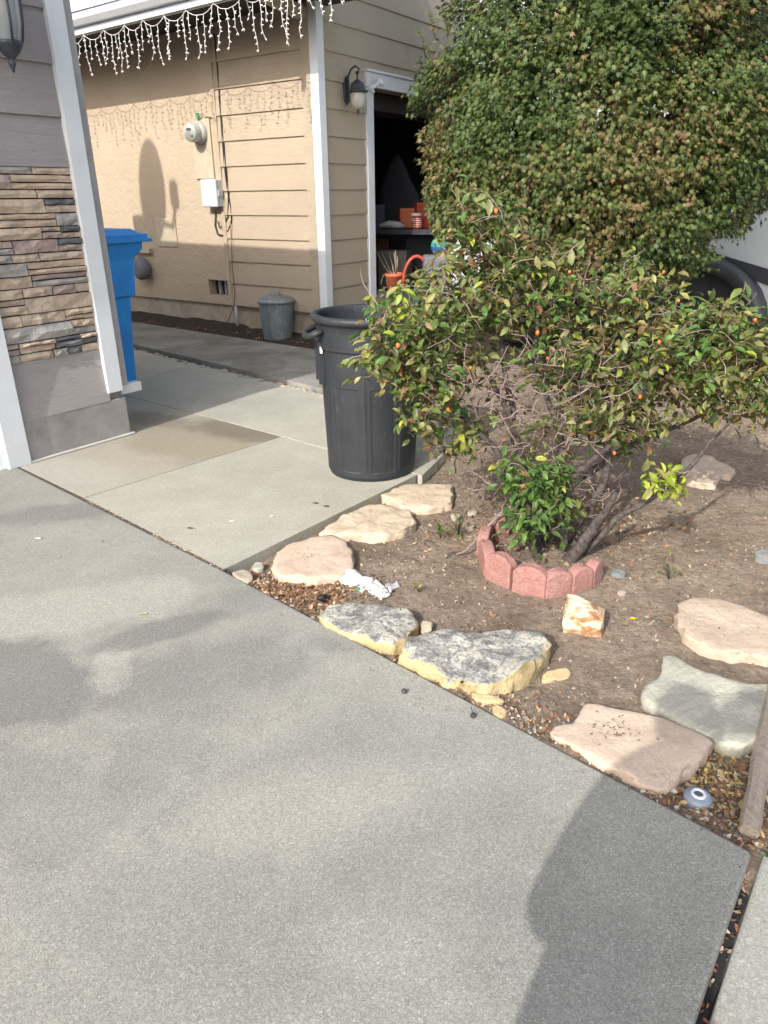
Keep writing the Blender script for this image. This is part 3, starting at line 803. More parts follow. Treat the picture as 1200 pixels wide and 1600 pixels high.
# ---------------------------------------------------------------- icicle lights along the gutter
r3 = random.Random(5)
ice = thing('icicle_lights', 'white icicle string lights hanging from the porch gutter', 'string lights', g1)
GL = L.length; hooks = []
s = 0
while s < GL: hooks.append(s); s += r3.uniform(.26, .34)
wire = MB(); bulbs = MB(); top = A0 + gn * .02 + gz * .0
def gp(s): return top + gd * s
for a, b in zip(hooks[:-1], hooks[1:]):
    pts = []
    for k in range(9):
        t = k / 8; pts.append(gp(a + (b - a) * t) + gz * (-.012 - .055 * 4 * t * (1 - t) + r3.uniform(-.003, .003)) + gn * r3.uniform(-.004, .004))
    wire.tube(pts, .0028, 5)
    bulbs.tube([gp(a) + gz * -.01, gp(a) + gz * .02 + gd * r3.uniform(-.01, .01)], [.004, .002], 5)
wire.build('lead_wire', M['wire_white'], ice)
s = .05; nst = 0
while s < GL - .05:
    # height of the swag here
    for a, b in zip(hooks[:-1], hooks[1:]):
        if a <= s <= b: t = (s - a) / (b - a); break
    p = gp(s) + gz * (-.012 - .22 * t * (1 - t)); ln = r3.choice([.10, .15, .20, .26, .30])
    pts = [p.copy()]; d = Vector((0, 0, -1)); k = 0; left = ln
    while left > 0:
        st = r3.uniform(.03, .055); lean = r3.uniform(-.6, .6) * (1 if left < ln * .4 else .4)
        d = (-gz + gd * lean + gn * r3.uniform(-.2, .2)).normalized(); p = p + d * st; pts.append(p.copy()); left -= st
        for _b in range(1 if r3.random() < .75 else 2):
            q = p + (gd * r3.choice([-1, 1]) * r3.uniform(.6, 1) + gz * r3.uniform(-.9, .1)).normalized() * .026
            bulbs.tube([p, p + (q - p) * .5, q], [.003, .0058, .002], 5)
    bulbs.tube([p, p + d * .025], [.0045, .001], 5)
    MB().tube(pts, .0025, 5).build('strand', M['wire_white'], ice); nst += 1
    s += r3.uniform(.055, .11)
stuff(bulbs.build('bulb', M['wire_white'], ice))

# ---------------------------------------------------------------- meter, box, cables
ms, mz = AW.sz(299, 207, .14); mc = AW.p(ms, mz, .02)
meter = thing('electric_meter', 'round glass electric meter on the stucco wall', 'electric meter', mc)
def cyl_n(c, n_, prof, seg=24):
    n_ = n_.normalized(); x = n_.cross(gz).normalized(); y = x.cross(n_); vs = []; fs = []
    for r, o in prof:
        for k in range(seg):
            a = 2 * math.pi * k / seg; vs.append(c + n_ * o + x * r * math.cos(a) + y * r * math.sin(a))
    m_ = len(prof)
    for i in range(m_ - 1):
        for k in range(seg): fs.append((i * seg + k, i * seg + (k + 1) % seg, (i + 1) * seg + (k + 1) % seg, (i + 1) * seg + k))
    fs.append(tuple((m_ - 1) * seg + k for k in range(seg)))
    return MB().add(vs, fs, None, True)
cyl_n(mc, AW.n, [(.10, 0), (.10, .05), (.092, .052), (.088, .06)]).build('socket_ring', M['meter_grey'], meter)
cyl_n(mc, AW.n, [(.085, .06), (.085, .13), (.078, .15), (.0, .152)]).build('glass_cover', M['meter_glass'], meter)
mu = AW.u
MB().box(mc + AW.n * .1535 + gz * .015 - mu * .03, mu * .06, AW.n * .003, gz * .025).build('display', M['disc_dark'], meter)
MB().box(mc + AW.n * .1535 - gz * .045 - mu * .055, mu * .025, AW.n * .003, gz * .02).build('plate', M['disc_dark'], meter)
bs0, bz1 = AW.sz(313, 281, .10); bs1, bz0 = AW.sz(341, 323, .10)
if bs0 > bs1: bs0, bs1 = bs1, bs0
ub = thing('utility_box', 'white plastic utility box with cables below the meter', 'utility box', AW.p(bs0, bz0, .0))
wbox(AW, bs0, bs1, bz0, bz1, .0, .07).build('housing', M['box_white'], ub, .01)
wbox(AW, bs0 - .0, bs1 + .0, bz0 - .004, bz1 + .004, .071, .11).build('cover', M['box_white'], ub, .012)
wbox(AW, bs0 - .012, bs0 - .001, (bz0 + bz1) / 2 - .03, (bz0 + bz1) / 2 + .03, .03, .09).build('latch', M['box_white'], ub, .003)
def wallpath(pts, off=.015): return [AW.p(*AW.sz(x, y, off), off) for x, y in pts]
cab = tag(MB().tube(wallpath([(334, 40), (340, 110), (343, 150), (348, 225), (352, 270), (356, 300), (361, 325), (362, 345), (357, 360), (348, 368), (340, 366), (336, 352), (337, 330)]), .008, 6).build('cable', M['black']), 'thick black cable running down the wall beside the meter', 'cable')
tag(MB().tube(wallpath([(342, 150), (350, 230), (357, 300), (356, 338), (350, 352), (343, 356), (340, 345)], .02), .006, 6).build('cable', M['black']), 'thin black cable looped under the utility box', 'cable')
tag(MB().tube(wallpath([(345, 345), (348, 362), (352, 375), (357, 368), (360, 350)], .014), .003, 5).build('cable', M['lead']), 'thin brown wire dangling under the utility box', 'cable')
tag(MB().tube(wallpath([(360, 345), (363, 420), (367, 462), (365, 480), (357, 500), (352, 518)], .035), .005, 5).build('cable', M['lead']), 'reddish ground wire running down past the crawl vent', 'cable')
tag(MB().tube([AW.p(AW.s_at(372, 480), .0, .03), AW.p(AW.s_at(372, 480), .27, .03)], .016, 8).build('conduit', M['meter_grey']), 'short grey conduit rising from the soil beside the metal can', 'pipe')
pc = wallpath([(308, 187), (318, 180), (330, 181), (337, 188)], .03)
tag(MB().tube(pc, .007, 6).build('conduit', M['panel_tan']), 'tan conduit arching over the meter panel', 'pipe')
tag(MB().cbox(AW.p(*AW.sz(309, 185, .04), .04), .03, .03, .05).build('ground_clamp', M['green_clip'], bevel=.006), 'small green clamp on top of the meter', 'clamp')
# dark rounded reel behind the blue bin
hc = AW.p(*AW.sz(215, 420, .12), .0)
reel = thing('hose_reel', 'dark rounded hose reel on the wall behind the blue bin', 'hose reel', hc)
cyl_n(hc, AW.n, [(.11, .02), (.125, .05), (.125, .10), (.09, .13), (.04, .135)], 20).build('drum', M['garage_wall'], reel)
MB().box(hc + gz * .17 - mu * .16, mu * .3, AW.n * .05, gz * .05).build('bracket', M['panel_tan'], reel)

# ---------------------------------------------------------------- lamp by the garage door
ls, lz = BW.sz(541, 140, .02)
lamp = thing('wall_lamp', 'dark scrolled coach lamp with frosted glass beside the garage door', 'lamp', BW.p(ls, lz, 0))
bw = BW
def bp(s, z, o): return bw.p(ls + s, lz + z, o)
mb = MB(); hex_ = [(-.045, -.10), (0, -.14), (.045, -.10), (.045, .08), (0, .12), (-.045, .08)]
mb.add([bp(a, b, .001) for a, b in hex_] + [bp(a * .8, b * .9, .03) for a, b in hex_], [(6, 7, 8, 9, 10, 11)] + [(i, (i + 1) % 6, (i + 1) % 6 + 6, i + 6) for i in range(6)])
mb.build('back_plate', M['iron'], lamp)
arm = [bp(0, .02, .03), bp(0, .10, .045), bp(0, .16, .08), bp(0, .18, .13), bp(0, .155, .17), bp(0, .12, .165), bp(0, .115, .14), bp(0, .135, .13)]
MB().tube(arm, [.011, .01, .009, .009, .008, .007, .006, .005], 8).build('scroll_arm', M['iron'], lamp)
hc2 = bp(0, 0, .15)
MB().tube([bp(0, .14, .15), bp(0, .05, .15)], .008, 8).build('stem', M['iron'], lamp)
MB().lathe([(0, .075), (.02, .07), (.03, .06), (.055, .045), (.066, .015), (.07, -.01), (.095, -.02), (.10, -.03), (.06, -.035)], hc2, 24).build('hood', M['iron'], lamp)
MB().lathe([(.06, -.035), (.066, -.08), (.06, -.13), (.045, -.165), (.01, -.17), (0, -.17)], hc2, 24).build('glass_shade', M['frost'], lamp)
MB().lathe([(0, -.21), (.01, -.205), (.012, -.18), (.006, -.17)], hc2, 10).build('finial', M['iron'], lamp)
# small white camera under the header
sc0, sz0 = BW.sz(577, 135, .08)
cm = thing('security_camera', 'small white camera on the garage door trim', 'camera', BW.p(sc0, sz0, .04))
MB().tube([BW.p(sc0, sz0 - .02, .04), BW.p(sc0 + .05, sz0 + .0, .10), BW.p(sc0 + .12, sz0 + .05, .12)], [.014, .018, .022], 10).build('arm', M['white'], cm)
MB().tube([BW.p(sc0 + .10, sz0 + .08, .10), BW.p(sc0 + .13, sz0 + .02, .15)], [.026, .022], 12).build('head', M['white'], cm)
MB().tube([BW.p(sc0 + .03, sz0 - .02, .09), BW.p(sc0 + .05, sz0 - .05, .10)], .012, 8).build('knob', M['white'], cm)
#@@PART2
# ================================================================ BINS
bc = G(580, 755); bc = Vector((bc.x, bc.y + .235, 0))
bin_ = thing('trash_bin', 'tall black plastic trash bin without a lid, standing open on the walkway', 'trash bin', bc)
def body_mesh():
    n = 120; BH = .815
    zl = [0, .006, .02, .045, .05, .20, .35, .475, .48, .49, .60, .655, .658, .675, .68, .735, .74]
    vs = []; fs = []
    for z in zl:
        for k in range(n):
            a = 2 * math.pi * k / n
            r = .228 + .030 * z / BH
            if z < .01: r -= .008
            # recessed panels between four broad vertical ribs
            rib = abs(((a + .9) % (math.pi / 4)) - math.pi / 8)
            if .045 < z < .478 and rib < .27: r -= .0035
            if .045 < z < .60 and rib > .36: r += .003
            if .656 < z < .679: r += .014
            if z > .679: r += .006
            vs.append((bc.x + r * math.cos(a), bc.y + r * math.sin(a), z))
    for i in range(len(zl) - 1):
        for k in range(n): fs.append((i * n + k, i * n + (k + 1) % n, (i + 1) * n + (k + 1) % n, (i + 1) * n + k))
    fs.append(tuple(range(n))[::-1])
    mb = MB(); mb.add(vs, fs, None, False)
    b = mb.build('body', M['black_plastic'], bin_)
    return b
body_mesh()
MB().lathe([(.262, .74), (.266, .775), (.270, .778), (.284, .782), (.290, .795), (.288, .808), (.280, .815), (.262, .815), (.256, .808), (.254, .79), (.245, .6), (.225, .03), (0, .03)], bc, 96).build('rim', M['black_plastic'], bin_)
for sg in (-1, 1):
    ha = R_(180 + 12) if sg < 0 else R_(12)
    e = Vector((math.cos(ha), math.sin(ha), 0)); f = Vector((-e.y, e.x, 0))
    c = bc + e * .262
    pts = [c + f * -.095 + gz * .745 + e * -.02, c + f * -.09 + gz * .728 + e * .025, c + f * -.05 + gz * .715 + e * .052, c + f * .0 + gz * .712 + e * .058,
           c + f * .05 + gz * .715 + e * .052, c + f * .09 + gz * .728 + e * .025, c + f * .095 + gz * .745 + e * -.02]
    MB().tube(pts, .016, 8).build('handle', M['black_plastic'], bin_)
    g_ = MB(); q = bc + e * .238
    for t in (-.055, .055):
        g_.box(q + f * (t - .009) + gz * .48, f * .018, e * .03, gz * .21)
    g_.box(q + f * -.046 + gz * .50, f * .092, e * .008, gz * .16)
    g_.build('grip_rib', M['black_plastic'], bin_, .003)
aa = R_(207); e = Vector((math.cos(aa), math.sin(aa), 0)); f = Vector((-e.y, e.x, 0))
MB().box(bc + e * .258 + f * -.013 + gz * .635, f * .026, e * .0085, gz * .035).build('sticker_remnant', M['paper'], bin_, .002)
# cobweb-like thread over the rim
tag(MB().tube([bc + Vector((.0, -.287, .80)), bc + Vector((-.01, -.284, .822)), bc + Vector((-.005, -.24, .80)), bc + Vector((.02, -.235, .73))], .0016, 4).build('thread', M['paper_grey']), 'pale thread hanging over the rim of the black bin', 'thread')

cc_ = G(432, 535); cc_ = Vector((cc_.x, cc_.y + .15, .01))
can = thing('metal_can', 'small dented galvanised metal can with a lid, in the soil by the tan wall', 'metal can', cc_)
vs = []; fs = []; n = 72
zl = [0, .012, .02, .06, .35, .37, .385]
for z in zl:
    for k in range(n):
        a = 2 * math.pi * k / n; r = .142 + .028 * z / .385
        if .03 < z < .36: r += .004 * math.cos(a * 24)
        dent = math.exp(-((a - 4.3) / .35) ** 2 - ((z - .2) / .1) ** 2) * .014
        vs.append((cc_.x + (r - dent) * math.cos(a), cc_.y + (r - dent) * math.sin(a), cc_.z + z))
for i in range(len(zl) - 1):
    for k in range(n): fs.append((i * n + k, i * n + (k + 1) % n, (i + 1) * n + (k + 1) % n, (i + 1) * n + k))
mb = MB(); mb.add(vs, fs, None, True); mb.build('body', M['galv'], can)
MB().lathe([(.182, .36), (.186, .362), (.186, .39), (.17, .40), (.10, .425), (.09, .43), (.0, .44)], cc_, 48).build('lid', M['galv'], can)
MB().tube([cc_ + Vector((-.045, 0, .432)), cc_ + Vector((-.042, 0, .462)), cc_ + Vector((.042, 0, .462)), cc_ + Vector((.045, 0, .432))], .008, 6).build('handle', M['galv'], can)

# blue cart
qe = G(217, 600) + AW.n * .56; rc = Vector((qe.x, qe.y, 0))
cu = -AW.u; cn = AW.n                       # cu: to the right along the house wall direction
cart = thing('recycling_cart', 'blue wheeled recycling cart half hidden behind the stone pillar', 'recycling cart', rc)
def rect(z, l, r, fr, bk, rad=.04):
    """rounded rectangle; right edge at r, front at fr"""
    out = []
    for (sx, sy, a0) in ((r, fr, -90), (r, bk, 0), (l, bk, 90), (l, fr, 180)):
        cx = sx - rad if sx == r else sx + rad; cy = sy + rad if sy == fr else sy - rad
        for k in range(5):
            a = R_(a0 + k * 22.5); out.append(rc + cu * (cx + rad * math.cos(a)) - cn * (cy + rad * math.sin(a)) + gz * z)
    return out
def loft(secs, cap=True):
    mb = MB(); n = len(secs[0]); vs = [v for s_ in secs for v in s_]
    fs = [(i * n + k, i * n + (k + 1) % n, (i + 1) * n + (k + 1) % n, (i + 1) * n + k) for i in range(len(secs) - 1) for k in range(n)]
    if cap: fs += [tuple(range(n))[::-1], tuple(range((len(secs) - 1) * n, len(secs) * n))]
    mb.add(vs, fs); return mb
x1 = 0.0
secs = [rect(.0, -.44, x1, .03, .56), rect(.50, -.47, x1 + .022, .01, .58), rect(.66, -.48, x1 + .028, .0, .60),
        rect(.672, -.50, x1 + .048, -.02, .63), rect(.93, -.51, x1 + .062, -.03, .65), rect(1.0, -.53, x1 + .085, -.06, .72), rect(1.045, -.53, x1 + .09, -.06, .72)]
loft(secs).build('body', M['blue_plastic'], cart, .004)
loft([rect(1.046, -.55, x1 + .125, -.09, .79), rect(1.07, -.55, x1 + .125, -.09, .79), rect(1.073, -.54, x1 + .10, -.07, .77),
      rect(1.10, -.54, x1 + .10, -.07, .77), rect(1.102, -.52, x1 + .065, -.04, .74), rect(1.135, -.50, x1 + .0, .02, .70)]).build('lid', M['blue_plastic'], cart, .004)
MB().tube([rc + cu * -.45 - cn * .70 + gz * .99, rc + cu * -.02 - cn * .70 + gz * .99], .016, 8).build('handle', M['blue_plastic'], cart)
for s_ in (-.42, -.05):
    w_ = rc + cu * (s_ - .04) - cn * .44 + gz * .12
    MB().tube([w_ - cu * .025, w_ + cu * .025], .12, 20).build('wheel', M['rubber'], cart)
MB().box(rc + cu * -.255 + cn * .0325 + gz * .80, cu * .12, cn * .002, gz * .03).build('label_print', M['paper'], cart)

# ================================================================ STONES
def rock(name, outline, zt, zb, m, seed=0, rough=.006, flat=.9, label=None, cat=None, group=None, parent=None, tilt=(0, 0), n=72, edge=.014, sc=14):
    """outline: world xy loop of the upper rim"""
    P = [Vector((p[0], p[1])) for p in outline]
    # resample
    per = [0]; 
    for i in range(len(P)): per.append(per[-1] + (P[(i + 1) % len(P)] - P[i]).length)
    R = []
    for k in range(n):
        t = per[-1] * k / n; i = max(j for j in range(len(P)) if per[j] <= t)
        d = per[i + 1] - per[i]; R.append(P[i] + (P[(i + 1) % len(P)] - P[i]) * ((t - per[i]) / d if d > 0 else 0))
    R2 = [(R[i - 1] + R[i] * 8 + R[(i + 1) % n]) / 10 for i in range(n)]
    c = sum(R2, Vector((0, 0))) / n; s3 = seed * 7.3
    size = math.sqrt(per[-1]); vs = []
    def nz(x, y, z, k=sc): return noise.noise(Vector((x * k + s3, y * k, z * k)))
    rings = [(1.02, 0), (1.03, .4), (1.025, .82), (1.005, .955), (.98, 1), (.92, 1), (.78, 1), (.6, 1), (.4, 1), (.2, 1)]
    for q, h in rings:
        for k, p in enumerate(R2):
            d = p - c; inset = (1 - q)
            pp = c + d * q
            jx = (edge * nz(pp.x, pp.y, h * 3, 26) + edge * .55 * nz(pp.x, pp.y, h * 5, 70)) if h < 1 else edge * .4 * nz(pp.x, pp.y, 2, 22)
            pp = pp + d.normalized() * jx
            z = zb + (zt - zb) * h
            if h >= .9: z += rough * 1.6 * nz(pp.x, pp.y, 1) + rough * .6 * nz(pp.x, pp.y, 4, 45) + (rough * .7 * math.floor(3 * nz(pp.x, pp.y, 8, 9)) / 3 if rough > .009 else 0) + tilt[0] * (pp.x - c.x) + tilt[1] * (pp.y - c.y)
            if q == .98: z -= .0025
            vs.append((pp.x, pp.y, z))
    vs.append((c.x, c.y, zt + rough * nz(c.x, c.y, 1)))
    m_ = len(rings); fs = [(i * n + k, i * n + (k + 1) % n, (i + 1) * n + (k + 1) % n, (i + 1) * n + k) for i in range(m_ - 1) for k in range(n)]
    fs += [((m_ - 1) * n + k, (m_ - 1) * n + (k + 1) % n, m_ * n) for k in range(n)]
    area = sum(R2[i].x * R2[(i + 1) % n].y - R2[(i + 1) % n].x * R2[i].y for i in range(n))
    if area < 0: fs = [f[::-1] for f in fs]
    mb = MB(); mb.add(vs, fs, None, True); o = mb.build(name, m, parent)
    if label: tag(o, label, cat or 'stone', group)
    return o
def PX(pts, z): return [tuple(G(x, y, z))[:2] for x, y in pts]
FG = 'flat stones edging the garden bed'
rock('flagstone', PX([(428, 868), (447, 851), (480, 840), (518, 836), (540, 845), (552, 868), (549, 885), (528, 897), (480, 902), (437, 898), (426, 888)], .006), .006, -.06, M['flag_pink'], 1, .003, label='rounded pink flagstone at the corner of the walkway, beside the white litter', group=FG)
rock('flagstone', PX([(500, 830), (530, 809), (552, 797), (578, 787), (612, 790), (640, 798), (648, 815), (630, 828), (600, 835), (560, 832), (530, 834)], .006), .006, -.06, M['flag_buff'], 2, .007, label='buff rough flagstone in the middle of the three along the walkway edge', group=FG)
rock('flagstone', PX([(597, 772), (618, 762), (637, 755), (706, 756), (707, 772), (704, 786), (680, 790), (648, 793), (630, 788)], .006), .006, -.06, M['flag_buff'], 3, .004, label='five sided buff flagstone nearest the foot of the black bin', group=FG)
rock('rock', PX([(500, 962), (505, 950), (545, 937), (600, 941), (640, 952), (652, 970), (634, 996), (614, 1008), (585, 1000), (540, 985), (515, 974)], .022), .022, -.06, M['lichen'], 4, .010, label='smaller lichen covered yellow rock at the driveway edge', group=FG, edge=.014)
rock('rock', PX([(624, 1018), (640, 996), (662, 982), (720, 982), (755, 984), (800, 978), (828, 984), (858, 1000), (850, 1018), (826, 1040), (800, 1056), (760, 1066), (700, 1052), (650, 1032)], .035), .035, -.06, M['lichen'], 5, .014, label='largest lichen covered yellow rock with a cracked grey top at the driveway edge', group=FG, edge=.02, sc=10, n=64)
rock('flagstone', PX([(1057, 955), (1063, 940), (1088, 930), (1120, 932), (1160, 945), (1200, 962), (1240, 985), (1250, 1015), (1200, 1024), (1150, 1020), (1105, 1010), (1072, 990)], .006), .006, -.06, M['flag_tan'], 6, .006, label='oval tan flagstone farthest up the right side of the bed', group=FG, sc=8)
rock('flagstone', PX([(1038, 1024), (1052, 1022), (1090, 1042), (1130, 1058), (1165, 1066), (1230, 1068), (1215, 1115), (1188, 1150), (1160, 1165), (1128, 1160), (1085, 1135), (1045, 1115), (1008, 1090), (1010, 1072), (1034, 1056)], .006), .006, -.06, M['flag_grey'], 7, .006, label='grey green flagstone with a concave side, at the right edge of the bed', group=FG, sc=9, n=64)
rock('flagstone', PX([(917, 1098), (950, 1102), (1030, 1118), (1085, 1140), (1112, 1158), (1096, 1180), (1060, 1212), (1036, 1230), (1000, 1220), (930, 1182), (862, 1146), (866, 1134), (892, 1128)], .006), .006, -.06, M['flag_pink'], 8, .004, label='large smooth pink flagstone touching the driveway, under the photographer shadow', group=FG, sc=9)
rock('flagstone', PX([(1066, 716), (1084, 708), (1110, 711), (1128, 722), (1150, 733), (1140, 742), (1126, 740), (1118, 756), (1085, 752), (1064, 744)], .0), .0, -.06, M['flag_pink'], 9, .003, label='pink flagstone lying far back behind the rose', group=FG)
rock('flagstone', PX([(882, 672), (902, 668), (926, 676), (918, 690), (890, 688)], .0), .0, -.06, M['flag_buff'], 10, .003, label='small buff flagstone seen through the rose stems', group=FG)
rock('stone_chip', PX([(735, 1080), (745, 1085), (770, 1086), (790, 1094), (778, 1097), (745, 1092)], .0), .0, -.03, M['yellow_stone'], 11, .002, label='thin yellow sliver of stone below the largest rock', n=20, edge=.003)
rock('stone_chip', PX([(769, 1103), (778, 1100), (790, 1106), (792, 1116), (782, 1120), (771, 1114)], .0), .0, -.03, M['yellow_stone'], 12, .004, label='round yellow stone chip at the driveway edge', n=20, edge=.003)
rock('stone_chip', PX([(847, 1054), (855, 1048), (885, 1042), (893, 1048), (889, 1054), (860, 1060), (848, 1060)], -.02), -.02, -.05, M['yellow_stone'], 13, .003, label='elongated yellow chip on bare soil beside the largest rock', n=24, edge=.004)
rock('stone_chip', PX([(655, 974), (662, 968), (675, 971), (674, 984), (660, 984)], -.005), -.005, -.05, M['flag_buff'], 14, .002, label='pale chip between the two lichen covered rocks', n=20, edge=.003)
rock('stone_chip', PX([(393, 885), (400, 877), (411, 879), (412, 886), (400, 890)], -.01), -.01, -.05, M['flag_grey'], 15, .002, label='pale broken chip against the walkway corner', n=20, edge=.003)
rock('pebble', PX([(362, 893), (378, 888), (392, 893), (396, 903), (385, 910), (370, 903)], .0), .0, -.05, M['tan_pebble'], 16, .004, label='tan pebble wedged in the corner of walkway and driveway', cat='pebble', n=20, edge=.003)
for (x, y, r, m, lab, sd) in ((966, 895, .024, 'grey_pebble', 'blue grey pebble right of the red edging', 17), (1196, 870, .036, 'grey_pebble', 'large grey pebble at the right edge of the picture', 18),
                              (938, 892, .018, 'grey_pebble', 'dull pebble against the last red edging block', 19), (712, 805, .020, 'tan_pebble', 'pinkish pebble beside the farthest flagstone', 20), (735, 820, .016, 'tan_pebble', 'flat tan pebble left of the red edging', 21),
                              (738, 799, .02, 'tan_pebble', 'round pinkish pebble between weeds and red edging', 24), (972, 922, .014, 'tan_pebble', 'small tan pebble below the blue grey pebble', 25),
                              (818, 1124, .017, 'flag_grey', 'bluish white stone chip at the driveway edge', 22), (852, 1138, .012, 'flag_buff', 'cream pebble left of the large pink flagstone', 23)):
    c = G(x, y, -.01); ol = [(c.x + r * math.cos(a) * 1.15, c.y + r * math.sin(a) * .9) for a in [i * math.pi / 8 for i in range(16)]]
    rock('pebble', [(p[0], p[1]) for p in ol], SOIL + r * 1.15, SOIL - .005, M[m], sd, .003, label=lab, cat='pebble', n=20, edge=.003)
# standing banded block
bA, bB, bC = G(880, 985, SOIL + .01), G(940, 993, SOIL + .01), G(946, 958, SOIL + .01)
e1 = bB - bA; e2 = Vector((-e1.y, e1.x, 0)).normalized() * .07
mb = MB(); zt = .065
base = [bA, bB, bB + e2 + e1 * .05, bA + e2]
topz = [.068, .030, .036, .080]
nx = 6; vs = []; fs = []
def q4(a, b, c, d, u, v): return a * (1 - u) * (1 - v) + b * u * (1 - v) + c * u * v + d * (1 - u) * v
def lift(p, z): return Vector((p.x, p.y, z))
T = [lift(base[i], topz[i] + (0 if i not in (1,) else .0)) for i in range(4)]; T[0] += (bA - bB).normalized() * -.0
Bm = [lift(b, SOIL - .02) for b in base]
mids = [q4(T[0], T[1], T[2], T[3], .55, .0) + gz * .012, ]
faces = [(Bm[0], Bm[1], T[1], T[0]), (Bm[1], Bm[2], T[2], T[1]), (Bm[2], Bm[3], T[3], T[2]), (Bm[3], Bm[0], T[0], T[3]), (T[0], T[1], T[2], T[3])]
for (a, b, c, d) in faces:
    b0 = len(vs)
    for j in range(nx + 1):
        for i in range(nx + 1):
            p = q4(a, b, c, d, i / nx, j / nx)
            p = p + Vector((noise.noise(p * 22), noise.noise(p * 22 + Vector((9, 0, 0))), noise.noise(p * 22 + Vector((0, 9, 0))))) * .008
            if p.z > 0: p.z += .010 * math.sin(math.pi * min(1, max(0, (Vector((p.x, p.y, 0)) - Vector((bA.x, bA.y, 0))).dot(e1.normalized()) / e1.length)))
            vs.append(p)
    fs += [(b0 + j * (nx + 1) + i, b0 + j * (nx + 1) + i + 1, b0 + (j + 1) * (nx + 1) + i + 1, b0 + (j + 1) * (nx + 1) + i) for j in range(nx) for i in range(nx)]
mb.add(vs, fs, None, False)
tag(mb.build('banded_stone', M['petrified']), 'upright cream block with rust brown bands in front of the red edging', 'stone')

# red scalloped edging
ring_c = G(848, 872, -.01); ring_c = Vector((ring_c.x, ring_c.y, 0))
EG = 'red scalloped edging blocks round the rose'
def edging(x0, y0, x1, y1, hgt, label, z0=SOIL, th=.045, sc_=1):
    a, b = G(x0, y0, SOIL + .005), G(x1, y1, SOIL + .005); a.z = b.z = z0 - .01
    u = (b - a); wd_ = u.length; u.normalize(); nn = Vector((-u.y, u.x, 0))
    if nn.dot(ring_c - (a + b) / 2) < 0: nn = -nn
    prof = [(0, 0), (wd_, 0), (wd_, hgt * .74)]
    for k in range(0, 9):
        t = k / 8; prof.append((wd_ * (.97 - .94 * t), hgt * (.80 + .20 * math.sin(math.pi * t) ** .7)))
    prof.append((0, hgt * .74))
    vs = [a + u * s_ + gz * z_ for s_, z_ in prof] + [a + u * s_ + gz * z_ + nn * th for s_, z_ in prof]; n = len(prof)
    fs = [tuple(range(n)), tuple(range(2 * n - 1, n - 1, -1))] + [((i + 1) % n, i, i + n, (i + 1) % n + n) for i in range(n)]
    o = MB().add(vs, fs).build('edging_block', M['edging'], None, .006); tag(o, label, 'edging block', EG)
edging(799, 922, 851, 934, .125, 'broad front red edging block, left of centre')
edging(853, 934, 893, 929, .115, 'front centre red edging block behind the banded stone')
edging(894, 929, 926, 920, .115, 'red edging block just right of the front centre one')
edging(927, 919, 941, 906, .11, 'narrow rightmost red edging block beside the grey pebble')
edging(757, 903, 795, 920, .135, 'tall red edging block at the front left corner')
edging(746, 872, 756, 900, .12, 'leftmost red edging block seen nearly end on')
edging(755, 842, 744, 868, .11, 'red edging block at the rear left')
edging(786, 836, 765, 842, .12, 'red edging block at the back by the dead branch')

# timber at the right edge
tA, tB = G(1170, 1300, .0), G(1203, 1120, .0)
tb_ = MB(); ax = (tB - tA); pts = []; n = 10
vs = []; 
for i in range(14):
    t = i / 13 * 1.4; c = tA + ax * t
    wv = .022 + .004 * noise.noise(Vector((t * 5, 1, 0)))
    sdx = Vector((ax.y, -ax.x, 0)).normalized()
    for k in range(8):
        a = 2 * math.pi * k / 8
        vs.append(c + sdx * math.cos(a) * wv * (1 + .2 * noise.noise(Vector((k * 3.1, t * 4, 0)))) + gz * (math.sin(a) * .018 + .0 + .012 * t))
fs = [(i * 8 + k, i * 8 + (k + 1) % 8, (i + 1) * 8 + (k + 1) % 8, (i + 1) * 8 + k) for i in range(13) for k in range(8)] + [tuple(range(8))[::-1], tuple(range(13 * 8, 14 * 8))]
tb_.add(vs, fs, None, False)
tag(tb_.build('timber_stake', M['driftwood']), 'weathered split timber lying at the right edge of the bed', 'timber')

# solar path light sunk in the soil
dcn = G(1091, 1243, -.005); dcn.z = SOIL + .005
sol = thing('solar_light', 'round blue grey solar ground light sunk in the soil beside the driveway', 'garden light', dcn)
MB().lathe([(.030, -.03), (.033, .012), (.031, .022), (.018, .026), (0, .026)], dcn, 28).build('housing', M['disc_metal'], sol)
MB().lathe([(.010, .0255), (.011, .030), (.016, .031), (.018, .026)], dcn, 28).build('ring', M['disc_ring'], sol)
MB().lathe([(.0105, .027), (0, .0275)], dcn, 20).build('cell', M['disc_dark'], sol)

def smooth_path(W, n=5):
    out = []
    for i in range(len(W) - 1):
        a, b = W[i], W[i + 1]; p0 = W[i - 1] if i else a; p3 = W[i + 2] if i + 2 < len(W) else b
        for k in range(n):
            t = k / n; out.append(.5 * ((2 * a) + (b - p0) * t + (2 * p0 - 5 * a + 4 * b - p3) * t * t + (3 * a - p0 - 3 * b + p3) * t ** 3))
    out.append(W[-1]); return out
